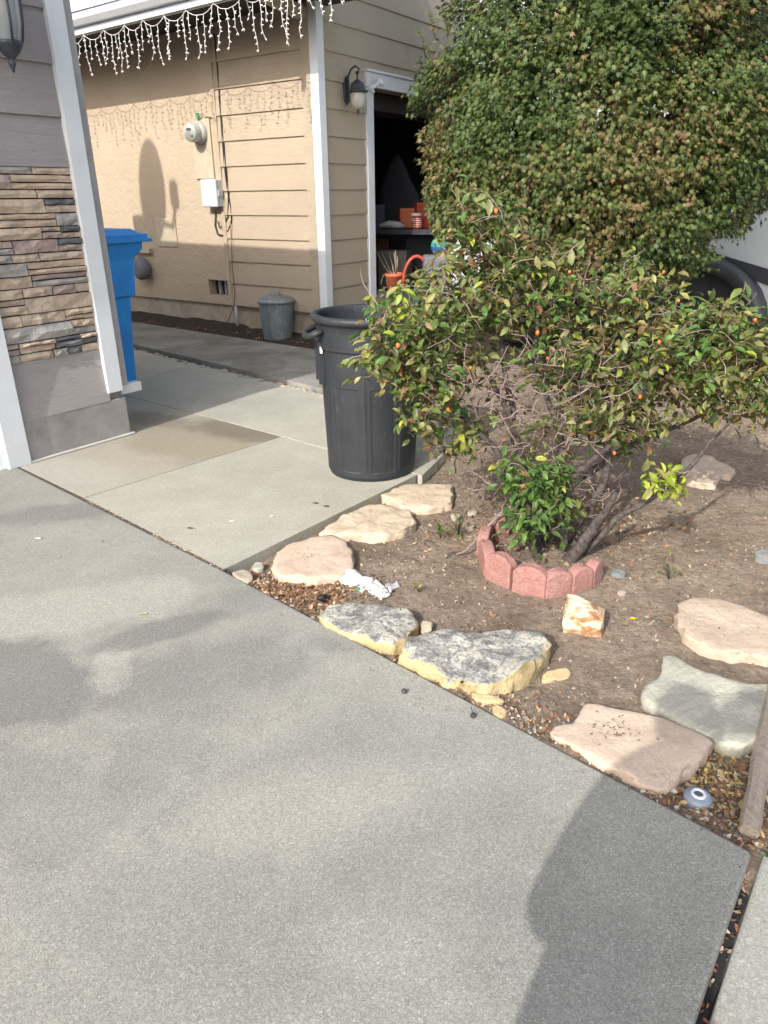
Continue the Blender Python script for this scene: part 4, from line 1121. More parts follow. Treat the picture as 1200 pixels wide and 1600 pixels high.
# crumpled litter, black ball, small dead things
def crumple(pts, rads, m, name, parent=None, seed=0, flat=.55):
    Q = smooth_path([Vector(p) for p in pts], 6); rq = [rads[min(len(rads) - 1, i // 6)] * (1 - (i % 6) / 6) + rads[min(len(rads) - 1, i // 6 + 1)] * ((i % 6) / 6) for i in range(len(Q))]
    rq = [x * (.75 + .6 * rnd.random()) for x in rq]
    mb = MB(); mb.tube(Q, rq, 16); mb.sm = [True] * len(mb.sm)
    mb.v = [tuple(Vector(v) + Vector((noise.noise(Vector(v) * 38 + Vector((seed, 0, 0))), noise.noise(Vector(v) * 38 + Vector((5 + seed, 0, 0))), noise.noise(Vector(v) * 38 + Vector((0, 7, 0))))) * .026) for v in mb.v]
    mb.v = [(x, y, SOIL + .004 + (z - SOIL) * flat) for x, y, z in mb.v]
    return mb.build(name, m, parent)
pw = [G(x, y, -.02) for x, y in ((536, 893), (550, 903), (568, 912), (586, 918), (600, 932))]
lit = thing('plastic_litter', 'crumpled white paper litter with a green mark, beside the pink flagstone', 'litter', (pw[2].x, pw[2].y, SOIL))
crumple(pw, [.026, .040, .034, .030, .016], M['paper'], 'white_sheet', lit)
crumple([G(598, 930, -.02), G(606, 918, -.02), G(628, 912, -.03)], [.012, .016, .009], M['paper_grey'], 'grey_end', lit, 3)
gp_ = G(559, 914, .0); MB().lathe([(.012, 0), (.010, .002), (0, .003)], (gp_.x, gp_.y, -.016), 14).build('green_mark', M['green_clip'], lit)
bb = G(505, 934, -.02)
crumple([Vector((bb.x - .022, bb.y, -.03)), Vector((bb.x - .008, bb.y, -.03)), Vector((bb.x + .01, bb.y, -.03)), Vector((bb.x + .022, bb.y, -.03))], [.006, .018, .018, .008], M['black'], 'black_lump', None, 9, .8)
tag(bpy.data.objects['black_lump'], 'small crumpled black lump on the litter by the driveway edge', 'lump')
for (x, y, lab) in ((631, 1081, 'dried brown seed head on the driveway below the yellow rock'), (739, 1119, 'dried brown seed head with a stem on the driveway edge')):
    c = G(x, y, .006); t_ = thing('seed_head', lab, 'seed head', c)
    MB().lathe([(0, -.005), (.006, -.003), (.0085, .002), (.006, .008), (0, .010)], c, 10).build('head', M['bark'], t_)
    if x > 700: MB().tube([c + Vector((0, .006, .004)), c + Vector((-.002, .03, .008))], .0012, 5).build('stalk', M['bark'], t_)
# bits on the concrete
FL = M['litter']
for (x, y, r, tint, nm, lab) in ((59, 842, .010, (.6, .58, .5), 'leaf', 'pale fallen petal on the driveway far left'), (224, 959, .010, (.45, .42, .2), 'leaf', 'pale yellow fallen leaf in the middle of the driveway'), (88, 871, .008, (.4, .36, .2), 'leaf', 'tiny yellow fleck on the driveway left'),
                           (297, 825, .010, (.13, .10, .07), 'leaf', 'curled brown leaf on the clean walkway slab'), (362, 815, .008, (.65, .62, .52), 'leaf', 'small white petal on the clean walkway slab'), (424, 807, .008, (.65, .62, .52), 'leaf', 'white petal nearer the edge of the clean walkway slab'),
                           (492, 786, .010, (.10, .08, .06), 'leaf', 'dark curled leaf near the foot of the black bin'), (510, 791, .010, (.10, .08, .06), 'leaf', 'dark twisted leaf closest to the black bin'), (160, 846, .006, (.08, .07, .06), 'leaf', 'dark speck of leaf on the upper driveway'),
                           (990, 967, .010, (.50, .36, .03), 'leaf', 'yellow fallen leaf on the bare soil'), (308, 628, .01, (.5, .48, .42), 'leaf', 'pale petal on the shaded walkway')):
    z = .004 if not (x == 990) else -.03
    c = G(x, y, z); rr = random.Random(x)
    vs = [(c.x + r * 1.3 * math.cos(a) * (1 + .3 * rr.random()), c.y + r * .7 * math.sin(a) * (1 + .3 * rr.random()), z + .004 * rr.random()) for a in [k * math.pi / 4 for k in range(8)]]
    vs.append((c.x, c.y, z + .001))
    tag(MB().add(vs, [(k, (k + 1) % 8, 8) for k in range(8)], tint).build('fallen_leaf', FL), lab, 'fallen leaf')

# pebbles in the joint between walkway and raised path
rp = random.Random(3); PG = 'pebbles in the gap beside the raised path'
pm_ = []
for i in range(6):
    mb = MB(); c_ = Vector((0, 0, 0)); vs = []; fs = []
    for j in range(5):
        for k in range(8):
            a = 2 * math.pi * k / 8; ph = math.pi * j / 4 - math.pi / 2
            r_ = 1 + .22 * noise.noise(Vector((k * 1.7, j * 2.3, i * 5.1)))
            vs.append((math.cos(ph) * math.cos(a) * r_ * 1.3, math.cos(ph) * math.sin(a) * r_ * .9, math.sin(ph) * .62))
    fs = [(j * 8 + k, j * 8 + (k + 1) % 8, (j + 1) * 8 + (k + 1) % 8, (j + 1) * 8 + k) for j in range(4) for k in range(8)]
    pm_.append(mb.add(vs, fs, None, True).mesh('pebble', M[['tan_pebble', 'grey_pebble', 'flag_grey', 'tan_pebble', 'flag_tan', 'flag_buff'][i]]))
t = -.3
gapL = (PF1 - PF0).length
while t < gapL + .55:
    for row in range(2):
        q = PF0 + pd * (t + rp.uniform(-.02, .02)); nn = Vector((-pd.y, pd.x, 0)); nn = nn if nn.y < 0 else -nn
        qq = G(*[0, 0]) if False else q + nn * (.028 + row * .035 + rp.uniform(-.012, .012))
        sz_ = rp.uniform(.018, .036) * (1 if rp.random() < .6 else .7)
        Mx = Matrix.Translation((qq.x, qq.y, -.012 + rp.uniform(-.01, .008))) @ Matrix.Rotation(rp.uniform(0, 6.3), 4, 'Z') @ Matrix.Scale(sz_, 4)
        pi_ = rp.randrange(6); o = link('pebble', pm_[pi_], None, Mx)
        tag(o, ['warm tan', 'dark grey', 'pale greenish grey', 'warm tan', 'brownish', 'cream'][pi_] + (' pebble in the row along the gap' if sz_ > .024 else ' little pebble in the row along the gap') + ' between walkway and raised path', 'pebble', PG)
    t += rp.uniform(.035, .06)

# ---------------------------------------------------------------- litter, gravel in the bed (uncountable)
rg = np.random.RandomState(4)
def in_bed(x, y):
    P = Vector((x, y, 0)); e = (D2 - D1).normalized(); nrm = Vector((-e.y, e.x, 0))
    if nrm.y < 0: nrm = -nrm
    a = (P - D1).dot(nrm)
    f_ = (NOTCH - D1).normalized(); nf = Vector((f_.y, -f_.x, 0)); b = (P - D1).dot(nf)
    g_ = (P - (AP0)).dot(Vector((pd.y, -pd.x, 0)))
    return a > -.0 and b > .0, a, b
def scatter(N, fn, zoff, smin, smax, pal, tv, tf, name, flatrot=.5):
    pos, rot, scl, tint = [], [], [], []
    k = 0
    while len(pos) < N and k < N * 20:
        k += 1; p = fn()
        if p is None: continue
        x, y = p; z = soil_h(x, y) + zoff
        a = rg.uniform(0, 6.28); bx, by = rg.normal(0, flatrot, 2)
        Rm = np.array((Matrix.Rotation(a, 3, 'Z') @ Matrix.Rotation(bx, 3, 'X') @ Matrix.Rotation(by, 3, 'Y')))
        pos.append((x, y, z)); rot.append(Rm); scl.append(rg.uniform(smin, smax) ** 1.0); c = np.array(pal[rg.randint(len(pal))]) * rg.uniform(.7, 1.2); tint.append(c)
    return stuff(merged(name, None, tv, tf, pos, np.array(rot), scl, tint, M['litter'], None, False))
chip_v = [(-1, -.3, 0), (-.2, -.5, .12), (.9, -.2, .0), (1.0, .25, .15), (.1, .5, .05), (-.9, .3, .1)]
chip_f = [(0, 1, 4), (1, 2, 3), (1, 3, 4), (0, 4, 5)]
peb_v = [(1, 0, 0), (.2, .9, .1), (-1, .2, 0), (-.1, -.8, 0), (.1, .1, .6), (0, 0, -.5)]
peb_f = [(0, 1, 4), (1, 2, 4), (2, 3, 4), (3, 0, 4), (1, 0, 5), (2, 1, 5), (3, 2, 5), (0, 3, 5)]
def any_bed():
    x = rg.uniform(-.6, 3.4); y = 1.0 + (rg.uniform(0, 1) ** 1.6) * 4.4
    ok, a, b = in_bed(x, y); return (x, y) if ok and a > .01 and b > .01 else None
def near_drive():
    t = rg.uniform(0, 1); d = abs(rg.normal(0, .09)) + .006; p = D1 + (D2 - D1) * t; e = (D2 - D1).normalized(); nn = Vector((-e.y, e.x, 0))
    p = p + nn * d; ok, a, b = in_bed(p.x, p.y); return (p.x, p.y) if ok else None
def corner():
    c = G(470, 925, -.03); x, y = rg.normal(c.x, .13), rg.normal(c.y, .10); ok, a, b = in_bed(x, y); return (x, y) if ok else None
def corner2():
    c = G(1130, 1220, -.03); x, y = rg.normal(c.x, .07), rg.normal(c.y, .08); ok, a, b = in_bed(x, y); return (x, y) if ok else None
def under_rose():
    x, y = rg.normal(.75, .35), rg.normal(2.95, .3); ok, a, b = in_bed(x, y); return (x, y) if ok else None
browns = [(.16, .10, .06), (.22, .14, .09), (.10, .07, .045), (.28, .20, .13), (.24, .10, .06), (.33, .26, .18)]
reds = [(.26, .11, .06), (.20, .12, .07), (.32, .18, .09), (.12, .08, .05), (.38, .28, .18)]
yel = [(.46, .36, .14), (.40, .26, .12), (.26, .14, .07), (.16, .10, .06), (.50, .44, .28), (.2, .12, .07)]
greys = [(.30, .27, .23), (.22, .20, .18), (.40, .36, .30), (.16, .15, .15), (.45, .42, .37)]
scatter(5200, any_bed, .003, .002, .007, browns, chip_v, chip_f, 'leaf_litter')
scatter(2600, any_bed, .001, .002, .0055, greys + [(.42, .35, .27)], peb_v, peb_f, 'gravel', 1)
scatter(3800, any_bed, .002, .003, .010, [(.26, .20, .155), (.20, .15, .115), (.31, .245, .19)], peb_v, peb_f, 'soil_clods', 1)
scatter(2300, near_drive, .004, .003, .009, reds + browns, chip_v, chip_f, 'leaf_litter')
scatter(420, near_drive, .002, .004, .011, greys, peb_v, peb_f, 'gravel', 1)
scatter(1500, corner, .005, .004, .012, reds, chip_v, chip_f, 'leaf_litter')
scatter(700, corner2, .005, .004, .012, yel, chip_v, chip_f, 'leaf_litter')
scatter(1600, under_rose, .004, .004, .012, reds + browns, chip_v, chip_f, 'leaf_litter')
_s0 = soil_h; soil_h = lambda x, y: .012
def on_stone(x_, y_, sx, sy):
    return lambda: (lambda c: (rg.normal(c.x, sx), rg.normal(c.y, sy)))(G(x_, y_, .01))
for a_ in ((485, 868, .03, .025, 26), (575, 815, .04, .02, 10), (960, 1140, .04, .03, 60), (1120, 975, .06, .05, 8)):
    scatter(a_[4], on_stone(*a_[:4]), .001, .0015, .005, [(.16, .10, .06), (.22, .15, .09), (.10, .07, .045)], chip_v, chip_f, 'leaf_crumbs', .15)
soil_h = lambda x, y: .001
scatter(160, lambda: (lambda t, d: ((D1 + (D2 - D1) * t).x - d * .7, (D1 + (D2 - D1) * t).y - d))(rg.uniform(0, 1), abs(rg.normal(0, .05))), .001, .0012, .004, browns, chip_v, chip_f, 'leaf_crumbs', .15)
soil_h = _s0
# debris in the joints between slabs
_sh = soil_h
def joint(a, b, wdt):
    def f():
        t = rg.uniform(0, 1); p = a + (b - a) * t; return (p.x + rg.normal(0, wdt), p.y + rg.normal(0, wdt))
    return f
soil_h = lambda x, y: -.004
scatter(520, joint(J1, D1, .006), .002, .003, .008, reds + [(.45, .40, .33)] * 3, chip_v, chip_f, 'joint_debris')
scatter(120, joint(D2, D2 + gdir * 1.0, .006), -.010, .003, .008, browns, chip_v, chip_f, 'joint_debris')
soil_h = _sh
# rubble edge where the clean slab meets the driveway: soil at the wall
soil_h = lambda x, y: strip_h(x, y) + .02
scatter(900, lambda: (lambda s_, o_: (AW.p(s_, 0, o_).x, AW.p(s_, 0, o_).y))(rg.uniform(-.5, 5), rg.uniform(.0, .36)), .004, .004, .014, browns + [(.3, .27, .2)], chip_v, chip_f, 'leaf_litter')
soil_h = _sh

# ================================================================ LEAVES AND PLANTS
def basis(d, nrm):
    """rotation arrays: local y = leaf axis, local z = leaf normal"""
    y = d / np.linalg.norm(d, axis=1, keepdims=True)
    x = np.cross(y, nrm); x /= np.maximum(1e-6, np.linalg.norm(x, axis=1, keepdims=True)); z = np.cross(x, y)
    return np.stack([x, y, z], axis=2)
# rose leaf: folded along the midrib, tip curling down; unit length
rose_v = [(0, 0, 0), (.14, .22, .07), (.235, .48, .08), (.17, .78, .0), (.02, 1.0, -.22), (-.16, .78, -.01), (-.23, .48, .07), (-.14, .22, .06), (0, .26, -.01), (0, .52, -.02), (.01, .78, -.09)]
rose_f = [(0, 1, 8), (1, 2, 9), (1, 9, 8), (2, 3, 10), (2, 10, 9), (3, 4, 10), (4, 5, 10), (5, 6, 9), (5, 9, 10), (6, 7, 8), (6, 8, 9), (7, 0, 8)]
def lobed():
    vs = [(0, 0, 0), (0, .28, .03)]
    angs = [-78, -38, 0, 38, 78]; lens = [.42, .70, 1.0, .70, .42]
    pts = []
    for i, (a, l_) in enumerate(zip(angs, lens)):
        a = R_(a); pts.append((math.sin(a) * l_ * .8, .22 + math.cos(a) * l_ * .78, -.10 * l_))
        if i < 4:
            b = R_((angs[i] + angs[i + 1]) / 2); pts.append((math.sin(b) * .24, .24 + math.cos(b) * .24, .02))
    vs += pts; n = len(pts)
    fs = [(0, 2, 1)] + [(i + 3, 1, i + 2) for i in range(n - 1)] + [(0, 1, n + 1)]
    return vs, fs
mpl_v, mpl_f = lobed()
def leaves(name, parent, P, Dr, Nm, S, T, tv, tf, m, nobj=300, variants=8):
    P, Dr, Nm, S, T = map(np.asarray, (P, Dr, Nm, S, T))
    R = basis(Dr, Nm); d = np.linalg.norm(P - np.array([0, 0, H]), axis=1) / S
    fr = np.argsort(d)[:nobj]; rest = np.argsort(d)[nobj:]
    pal = T[fr][np.linspace(0, len(fr) - 1, variants).astype(int)]; mes = []
    for c in pal:
        mb = MB(); mb.add(tv, tf, tuple(c), True); mes.append(mb.mesh('leaf', m))
    for i in fr:
        k = int(np.argmin(np.sum((pal - T[i]) ** 2, axis=1))); r = R[i] * S[i]
        link('leaf', mes[k], parent, Matrix([[*r[0], P[i][0]], [*r[1], P[i][1]], [*r[2], P[i][2]], [0, 0, 0, 1]]))
    o = merged('foliage', None, tv, tf, P[rest], R[rest], S[rest], T[rest], m, parent); stuff(o)

# ---- rose bush
rb = G(858, 848, -.01); rb = Vector((rb.x, rb.y, SOIL))
rose = thing('rose_bush', 'sprawling old rose bush with grey stems, olive leaves and orange hips', 'rose bush', rb)
rr = random.Random(11)
stems = [
    [(850, 850, 2.62), (800, 770, 2.68), (775, 705, 2.75), (735, 660, 2.75), (680, 600, 2.72), (640, 540, 2.7)],
    [(846, 848, 2.7), (815, 740, 2.85), (800, 660, 2.95), (790, 560, 3.05), (765, 450, 3.1), (750, 340, 3.15)],
    [(868, 848, 2.75), (862, 760, 2.85), (880, 690, 2.9), (850, 600, 3.0), (840, 500, 3.1), (850, 430, 3.15)],
    [(880, 846, 2.7), (885, 790, 2.72), (905, 735, 2.75), (960, 690, 2.8), (1010, 600, 2.85), (1060, 500, 2.95)],
    [(890, 848, 2.75), (925, 790, 2.8), (945, 720, 2.85), (950, 640, 2.95), (940, 540, 3.05), (980, 450, 3.1)],
    [(900, 848, 2.65), (960, 815, 2.6), (1030, 770, 2.6), (1100, 705, 2.62), (1150, 640, 2.7)],
    [(885, 850, 2.62), (925, 830, 2.58), (948, 800, 2.56), (962, 768, 2.56)],
    [(845, 850, 2.9), (890, 760, 3.05), (980, 700, 3.2), (1080, 655, 3.2), (1160, 600, 3.1)],
    [(840, 850, 2.66), (830, 800, 2.6), (815, 750, 2.6)],
    [(860, 850, 2.75), (835, 790, 2.85), (790, 640, 2.9), (720, 520, 3.0), (700, 470, 3.0)],
]
nodes = []
for si, st in enumerate(stems):
    W = [D(x, y, d) for x, y, d in st]; W[0].z = SOIL - .02
    W = smooth_path(W); n = len(W)
    W = [p + Vector((noise.noise(p * 9), noise.noise(p * 9 + Vector((4, 0, 0))), 0)) * .02 for p in W]
    r0 = rr.uniform(.014, .022) * (1 if si != 6 else 1.3); rads = [r0 * (1 - .78 * i / (n - 1)) + .0015 * rr.random() for i in range(n)]
    MB().tube(W, rads, 8).build('stem', M['bark'], rose)
    for i in range(n // 4, n): nodes.append(W[i])
lobes = [(640, 515, 2.72, 75, 62, .16, 34), (655, 610, 2.68, 48, 70, .12, 24), (600, 560, 2.7, 45, 28, .08, 6), (755, 360, 3.12, 60, 70, .14, 34), (705, 465, 3.0, 100, 60, .22, 48),
         (830, 420, 3.15, 75, 48, .2, 30), (860, 470, 3.1, 110, 50, .25, 40), (890, 560, 2.95, 80, 60, .26, 36), (980, 470, 3.05, 95, 60, .25, 44), (1010, 560, 2.9, 100, 70, .3, 54),
         (1100, 570, 2.85, 95, 80, .3, 60), (1105, 505, 3.0, 80, 34, .2, 34), (1160, 620, 2.75, 60, 50, .2, 30), (960, 660, 2.85, 70, 50, .2, 20), (705, 690, 2.72, 42, 35, .12, 10),
         (835, 800, 2.58, 52, 50, .10, 26), (810, 745, 2.6, 35, 28, .08, 8), (860, 745, 2.65, 30, 24, .08, 9), (1035, 752, 2.52, 26, 22, .05, 6), (1185, 552, 2.9, 50, 48, .2, 24), (745, 600, 2.85, 60, 60, .2, 10),
         (715, 660, 2.78, 50, 50, .15, 12), (690, 575, 2.75, 60, 60, .15, 18), (800, 655, 2.95, 70, 50, .2, 4), (850, 690, 2.8, 60, 45, .15, 4), (930, 640, 2.8, 70, 55, .2, 11), (1000, 660, 2.8, 60, 45, .2, 8), (750, 500, 2.9, 80, 40, .2, 14), (890, 790, 2.66, 40, 40, .1, 4), (1000, 560, 3.25, 220, 80, .15, 46), (800, 470, 3.3, 130, 70, .12, 24), (1260, 590, 2.9, 90, 70, .3, 30)]
tips = []
for li, (x, y, d, rx, ry, rd, cnt) in enumerate(lobes):
    for _ in range(int(cnt * 2.3)):
        while True:
            a, b, c = rr.uniform(-1, 1), rr.uniform(-1, 1), rr.uniform(-1, 1)
            if a * a + b * b + c * c <= 1: break
        tips.append((D(x + a * rx, y + b * ry, d + c * rd), li))
tips.sort(key=lambda t: (t[0] - rb).length)
tw = MB(); P_, D_, N_, S_, T_ = [], [], [], [], []
olive = [(.15, .175, .045), (.19, .205, .06), (.11, .15, .038), (.23, .215, .075), (.19, .15, .06), (.10, .14, .035), (.27, .26, .09), (.20, .12, .06)]
green = [(.08, .16, .035), (.11, .20, .045), (.07, .13, .035), (.14, .22, .05)]
lime = [(.34, .42, .05), (.42, .48, .06), (.28, .36, .05)]
for tp, li in tips:
    best = min(range(len(nodes)), key=lambda i: (nodes[i] - tp).length_squared)
    a = nodes[best]; L_ = (tp - a).length
    if L_ > .015:
        mid = (a + tp) / 2 + Vector((rr.uniform(-1, 1), rr.uniform(-1, 1), rr.uniform(-.2, 1))) * L_ * .18
        pts = [a, a * .45 + mid * .55, mid, mid * .4 + tp * .6, tp]
        r0 = min(.006, .0018 + L_ * .012); tw.tube(pts, [r0, r0 * .8, r0 * .65, r0 * .5, r0 * .35], 5)
        nodes += [pts[2], pts[3]]
    nodes.append(tp)
    dirv = (tp - a); dirv = dirv.normalized() if dirv.length > 0 else Vector((0, 0, 1))
    cnt = rr.randint(4, 9)
    if li in (14, 20): cnt = rr.randint(2, 4)
    pal = green if li in (15, 16, 17) else (lime if li == 18 else olive if rr.random() < .78 else green)
    base_c = rr.choice(pal)
    for _ in range(cnt):
        q = tp + Vector((rr.gauss(0, 1), rr.gauss(0, 1), rr.gauss(0, 1))) * .024
        ld = Vector((rr.gauss(0, 1), rr.gauss(0, 1), rr.gauss(-.45, .6))) + dirv * .5
        nn = Vector((rr.gauss(0, .5), rr.gauss(-.3, .5), 1.0))
        P_.append(q); D_.append(ld.normalized()); N_.append(nn); S_.append(rr.uniform(.022, .058) * (1.1 if li == 18 else 1))
        f = rr.uniform(.5, 1.25); c = base_c if rr.random() < .6 else rr.choice(pal)
        if rr.random() < .025: c = (.27, .14, .06)
        if rr.random() < .03: c = (.36, .38, .06)
        T_.append((c[0] * f, c[1] * f, c[2] * f))
# a few long arching leading shoots with drooping leaves
for (x, y, d, x2, y2) in ((750, 400, 3.05, 735, 285), (790, 380, 3.05, 760, 300), (640, 500, 2.7, 622, 440), (600, 560, 2.7, 545, 560), (870, 410, 3.1, 915, 372), (1000, 450, 3.0, 990, 398), (1140, 490, 2.95, 1165, 440), (700, 430, 3.0, 690, 385), (930, 640, 2.9, 905, 660)):
    a, b = D(x, y, d), D(x2, y2, d - .03); mid = (a + b) / 2 + Vector((.02, 0, .02)); tw.tube([a, mid, b], [.0035, .0025, .0015], 5)
    bright = (x2 == 622)
    for k in range(12):
        t = (k + .5) / 12; q = a * (1 - t) + b * t
        ld = Vector((rr.uniform(-1, 1), rr.uniform(-.6, .6), rr.uniform(-.9, -.1)))
        P_.append(q); D_.append(ld.normalized()); N_.append(Vector((rr.gauss(0, .4), -.5, 1))); S_.append(rr.uniform(.045, .07))
        c = rr.choice(lime) if bright else rr.choice([(.15, .20, .05), (.20, .22, .08), (.11, .16, .05)]); T_.append(c)
# bare dead twigs
for _ in range(430):
    a = nodes[rr.randrange(len(nodes))] if rr.random() < .45 else D(rr.uniform(720, 960), rr.uniform(560, 800), rr.uniform(2.6, 3.1))
    p = Vector(a); pts = [p.copy()]; dr = Vector((rr.gauss(0, 1), rr.gauss(0, 1), rr.gauss(.2, .8))).normalized()
    for k in range(rr.randint(3, 6)):
        dr = (dr + Vector((rr.gauss(0, .35), rr.gauss(0, .35), rr.gauss(0, .35)))).normalized(); p = p + dr * rr.uniform(.02, .045); pts.append(p.copy())
    if min(q.z for q in pts) < SOIL: continue
    tw.tube(pts, [.0022 * (1 - i / len(pts)) + .0006 for i in range(len(pts))], 4)
stuff(tw.build('twig', M['twig'], rose))
leaves('leaf', rose, [tuple(v) for v in P_], [tuple(v) for v in D_], [tuple(v) for v in N_], S_, T_, rose_v, rose_f, M['leaf'])
M['hip'] = simple('rose_hip', (.62, .14, .03), .35, .5)
hm = MB().lathe([(0, -.012), (.006, -.010), (.010, -.002), (.009, .006), (.004, .012), (0, .012)], (0, 0, 0), 10).mesh('rose_hip', M['hip'])
for (x, y, d) in ((622, 540, 2.56), (890, 425, 2.95), (1030, 535, 2.7), (955, 680, 2.72), (840, 520, 2.85), (1037, 425, 2.85), (855, 560, 2.8), (700, 640, 2.6), (1180, 500, 2.72), (960, 708, 2.7), (1000, 620, 2.7), (775, 330, 3.0), (1060, 470, 2.8), (735, 575, 2.7)):
    link('rose_hip', hm, rose, Matrix.Translation(D(x, y, d)) @ Matrix.Scale(rr.uniform(.55, .85), 4))
# fallen dead branch beside the edging
br = thing('dead_branch', 'dead grey forked branch leaning over the left side of the red edging', 'branch', G(720, 865, -.03))
W = smooth_path([G(713, 866, -.02), G(730, 858, .01), G(760, 825, .06), G(785, 800, .11), G(800, 790, .14)], 4)
MB().tube(W, [.004 + .004 * i / len(W) for i in range(len(W))], 7).build('limb', M['twig'], br)
for (a, b) in (((775, 812, .08), (771, 795, .10)), ((760, 826, .06), (738, 838, .03)), ((745, 842, .035), (733, 830, .05)), ((785, 800, .11), (780, 785, .13))):
    MB().tube([G(*a), (G(*a) + G(*b)) / 2 + Vector((.004, 0, .004)), G(*b)], [.003, .002, .001], 5).build('twig', M['twig'], br)
tag(MB().tube([G(697, 873, -.03), G(705, 866, -.03), G(722, 864, -.028), G(728, 862, -.03)], [.006, .010, .009, .004], 7).build('stick', M['bark']), 'short dark stick on the soil left of the red edging', 'stick')
# weeds
def weed(x, y, lab, hgt, nl, sz_, pal, z=SOIL + .01):
    b = G(x, y, z); t_ = thing('weed', lab, 'weed', b, 'small weeds in the bed'); st = MB()
    pp, dd, nn, ss, tt = [], [], [], [], []
    for k in range(nl):
        a = rr.uniform(0, 6.28); e = Vector((math.cos(a), math.sin(a), 0)) * rr.uniform(.1, 1) * hgt * .5 + gz * rr.uniform(.2, 1) * hgt
        st.tube([b, b + e * .5 + gz * .004, b + e], [.0015, .001, .0008], 4)
        pp.append(tuple(b + e * rr.uniform(.5, 1))); dd.append(tuple(e.normalized() + Vector((0, 0, rr.uniform(-.8, .1))))); nn.append((rr.gauss(0, .3), rr.gauss(0, .3), 1)); ss.append(sz_ * rr.uniform(.7, 1.3)); tt.append(rr.choice(pal))
    st.build('stem', M['bark'], t_)
    leaves('leaf', t_, pp, dd, nn, ss, tt, rose_v, rose_f, M['leaf'], 40, 3)
weed(716, 835, 'feathery green weed beside the farthest flagstone', .10, 26, .022, green)
weed(688, 842, 'small bright green weed on bare soil left of the edging', .05, 12, .03, green)
weed(654, 925, 'tiny yellow green sprout above the lichen covered rocks', .035, 8, .018, green + lime)
weed(575, 835, 'low grey green growth between two buff flagstones', .015, 10, .012, [(.16, .19, .10)])
weed(1045, 905, 'small drooping seedling right of the blue grey pebble', .09, 9, .03, olive)
weed(1198, 1340, 'tiny weed in the joint at the right edge', .02, 8, .012, green, .0)
weed(880, 480 + 440, 'tuft of dry leaves against the front of the red edging', .02, 8, .016, [(.3, .13, .07), (.2, .1, .06)])

# ---- clipped maple
MC = D(922, 182, 4.95)
mp_r = (1.06, 1.0, 1.06)
gx = G(925, 610); tr0 = Vector((MC.x, MC.y, SOIL - .02))
maple = thing('maple_tree', 'dense clipped japanese maple with a rounded crown in front of the white vehicle', 'tree', tr0)
rm = np.random.RandomState(8)
MB().tube([tr0, tr0 + Vector((.03, 0, .35)), tr0 + Vector((-.02, .02, .8)), tr0 + Vector((.03, 0, 1.4))], [.07, .06, .055, .04], 10).build('trunk', M['bark_maple'], maple)
for k in range(16):
    a = k * 2.4; e = Vector((math.cos(a), math.sin(a), 0)); z0 = .55 + .05 * k
    MB().tube([tr0 + gz * z0, tr0 + gz * (z0 + .25) + e * .35, tr0 + gz * (z0 + .45 + .3 * math.sin(k)) + e * .85], [.03, .02, .008], 7).build('limb', M['bark_maple'], maple)
def nz3(v, k, o=0): return noise.noise(Vector((v[0] * k + o, v[1] * k, v[2] * k)))
P_, D_, N_, S_, T_ = [], [], [], [], []
mpal = np.array([(.060, .095, .028), (.078, .112, .032), (.098, .125, .034), (.125, .127, .04), (.15, .115, .046), (.18, .11, .06)])
ncl = 0
while ncl < 17500:
    v = rm.normal(size=3); v /= np.linalg.norm(v)
    if v[1] > .12: continue                       # the far side is out of sight from anywhere near the path
    ex = 2.25
    s_ = (abs(v[0]) ** ex + abs(v[1]) ** ex + abs(v[2]) ** ex) ** (-1 / ex)
    u = v * s_
    layer = nz3((u[0] * .8, u[1] * .8, u[2] * 2.4), 1.5, 3) 
    bulge = 1 + .045 * nz3(u, 3.2) + .035 * nz3(u, 8.0, 5) + .05 * layer
    deep = rm.rand() ** 1.8 * .30
    if layer < -.18: deep += .10
    if layer < -.32 and rm.rand() < .35: continue
    if ncl % 4 == 0: deep = rm.uniform(.25, .6)
    rad = (bulge - deep)
    c = np.array(MC) + u * np.array(mp_r) * rad
    c[0] = MC.x + .02 + (c[0] - MC.x) * (1.0 - .09 * max(0, u[2])) + .02 * u[2]
    if u[2] < -.62: c[2] += .18 * (abs(u[0]) > .6)    # underside lifts at the flanks
    if nz3(u, 6.5, 41) > .34 and rm.rand() < .7: continue
    nrm = v / np.array(mp_r); nrm /= np.linalg.norm(nrm)
    q = nz3(u, 2.6, 20) + .25 * rm.normal()
    warm = np.clip(.42 + .9 * q, 0, 1)
    ncl += 1
    for _ in range(rm.randint(6, 11)):
        p = c + rm.normal(size=3) * .026
        d = nrm * rm.uniform(.1, .9) + np.array([rm.normal() * .6, rm.normal() * .5, rm.uniform(-1.1, -.1)])
        n_ = nrm * 1.0 + np.array([rm.normal() * .45, rm.normal() * .45, .55 + rm.normal() * .3])
        P_.append(p); D_.append(d); N_.append(n_); S_.append(rm.uniform(.024, .046))
        k = int(np.clip(rm.normal(warm * 4.2, 1.1), 0, 5)); T_.append(mpal[k] * rm.uniform(.75, 1.25))
# loose sprigs past the outline
for (x, y, x2, y2) in ((680, 60, 668, 15), (700, 50, 690, 10), (1160, 60, 1178, 22), (1170, 110, 1190, 85), (665, 90, 655, 40), (1150, 40, 1150, 5)):
    a, b = D(x, y, 4.75), D(x2, y2, 4.7)
    MB().tube([a, (a + b) / 2, b], [.003, .002, .001], 4).build('sprig', M['bark_maple'], maple)
    for t in np.linspace(0, 1, 10):
        P_.append(np.array(a * (1 - t) + b * t)); D_.append(np.array([rm.normal(), rm.normal() * .4, rm.uniform(-1, .2)])); N_.append(np.array([rm.normal() * .3, -.6, .8])); S_.append(.04); T_.append(mpal[rm.randint(4)])
leaves('leaf', maple, P_, D_, N_, S_, T_, mpl_v, mpl_f, M['mleaf'])

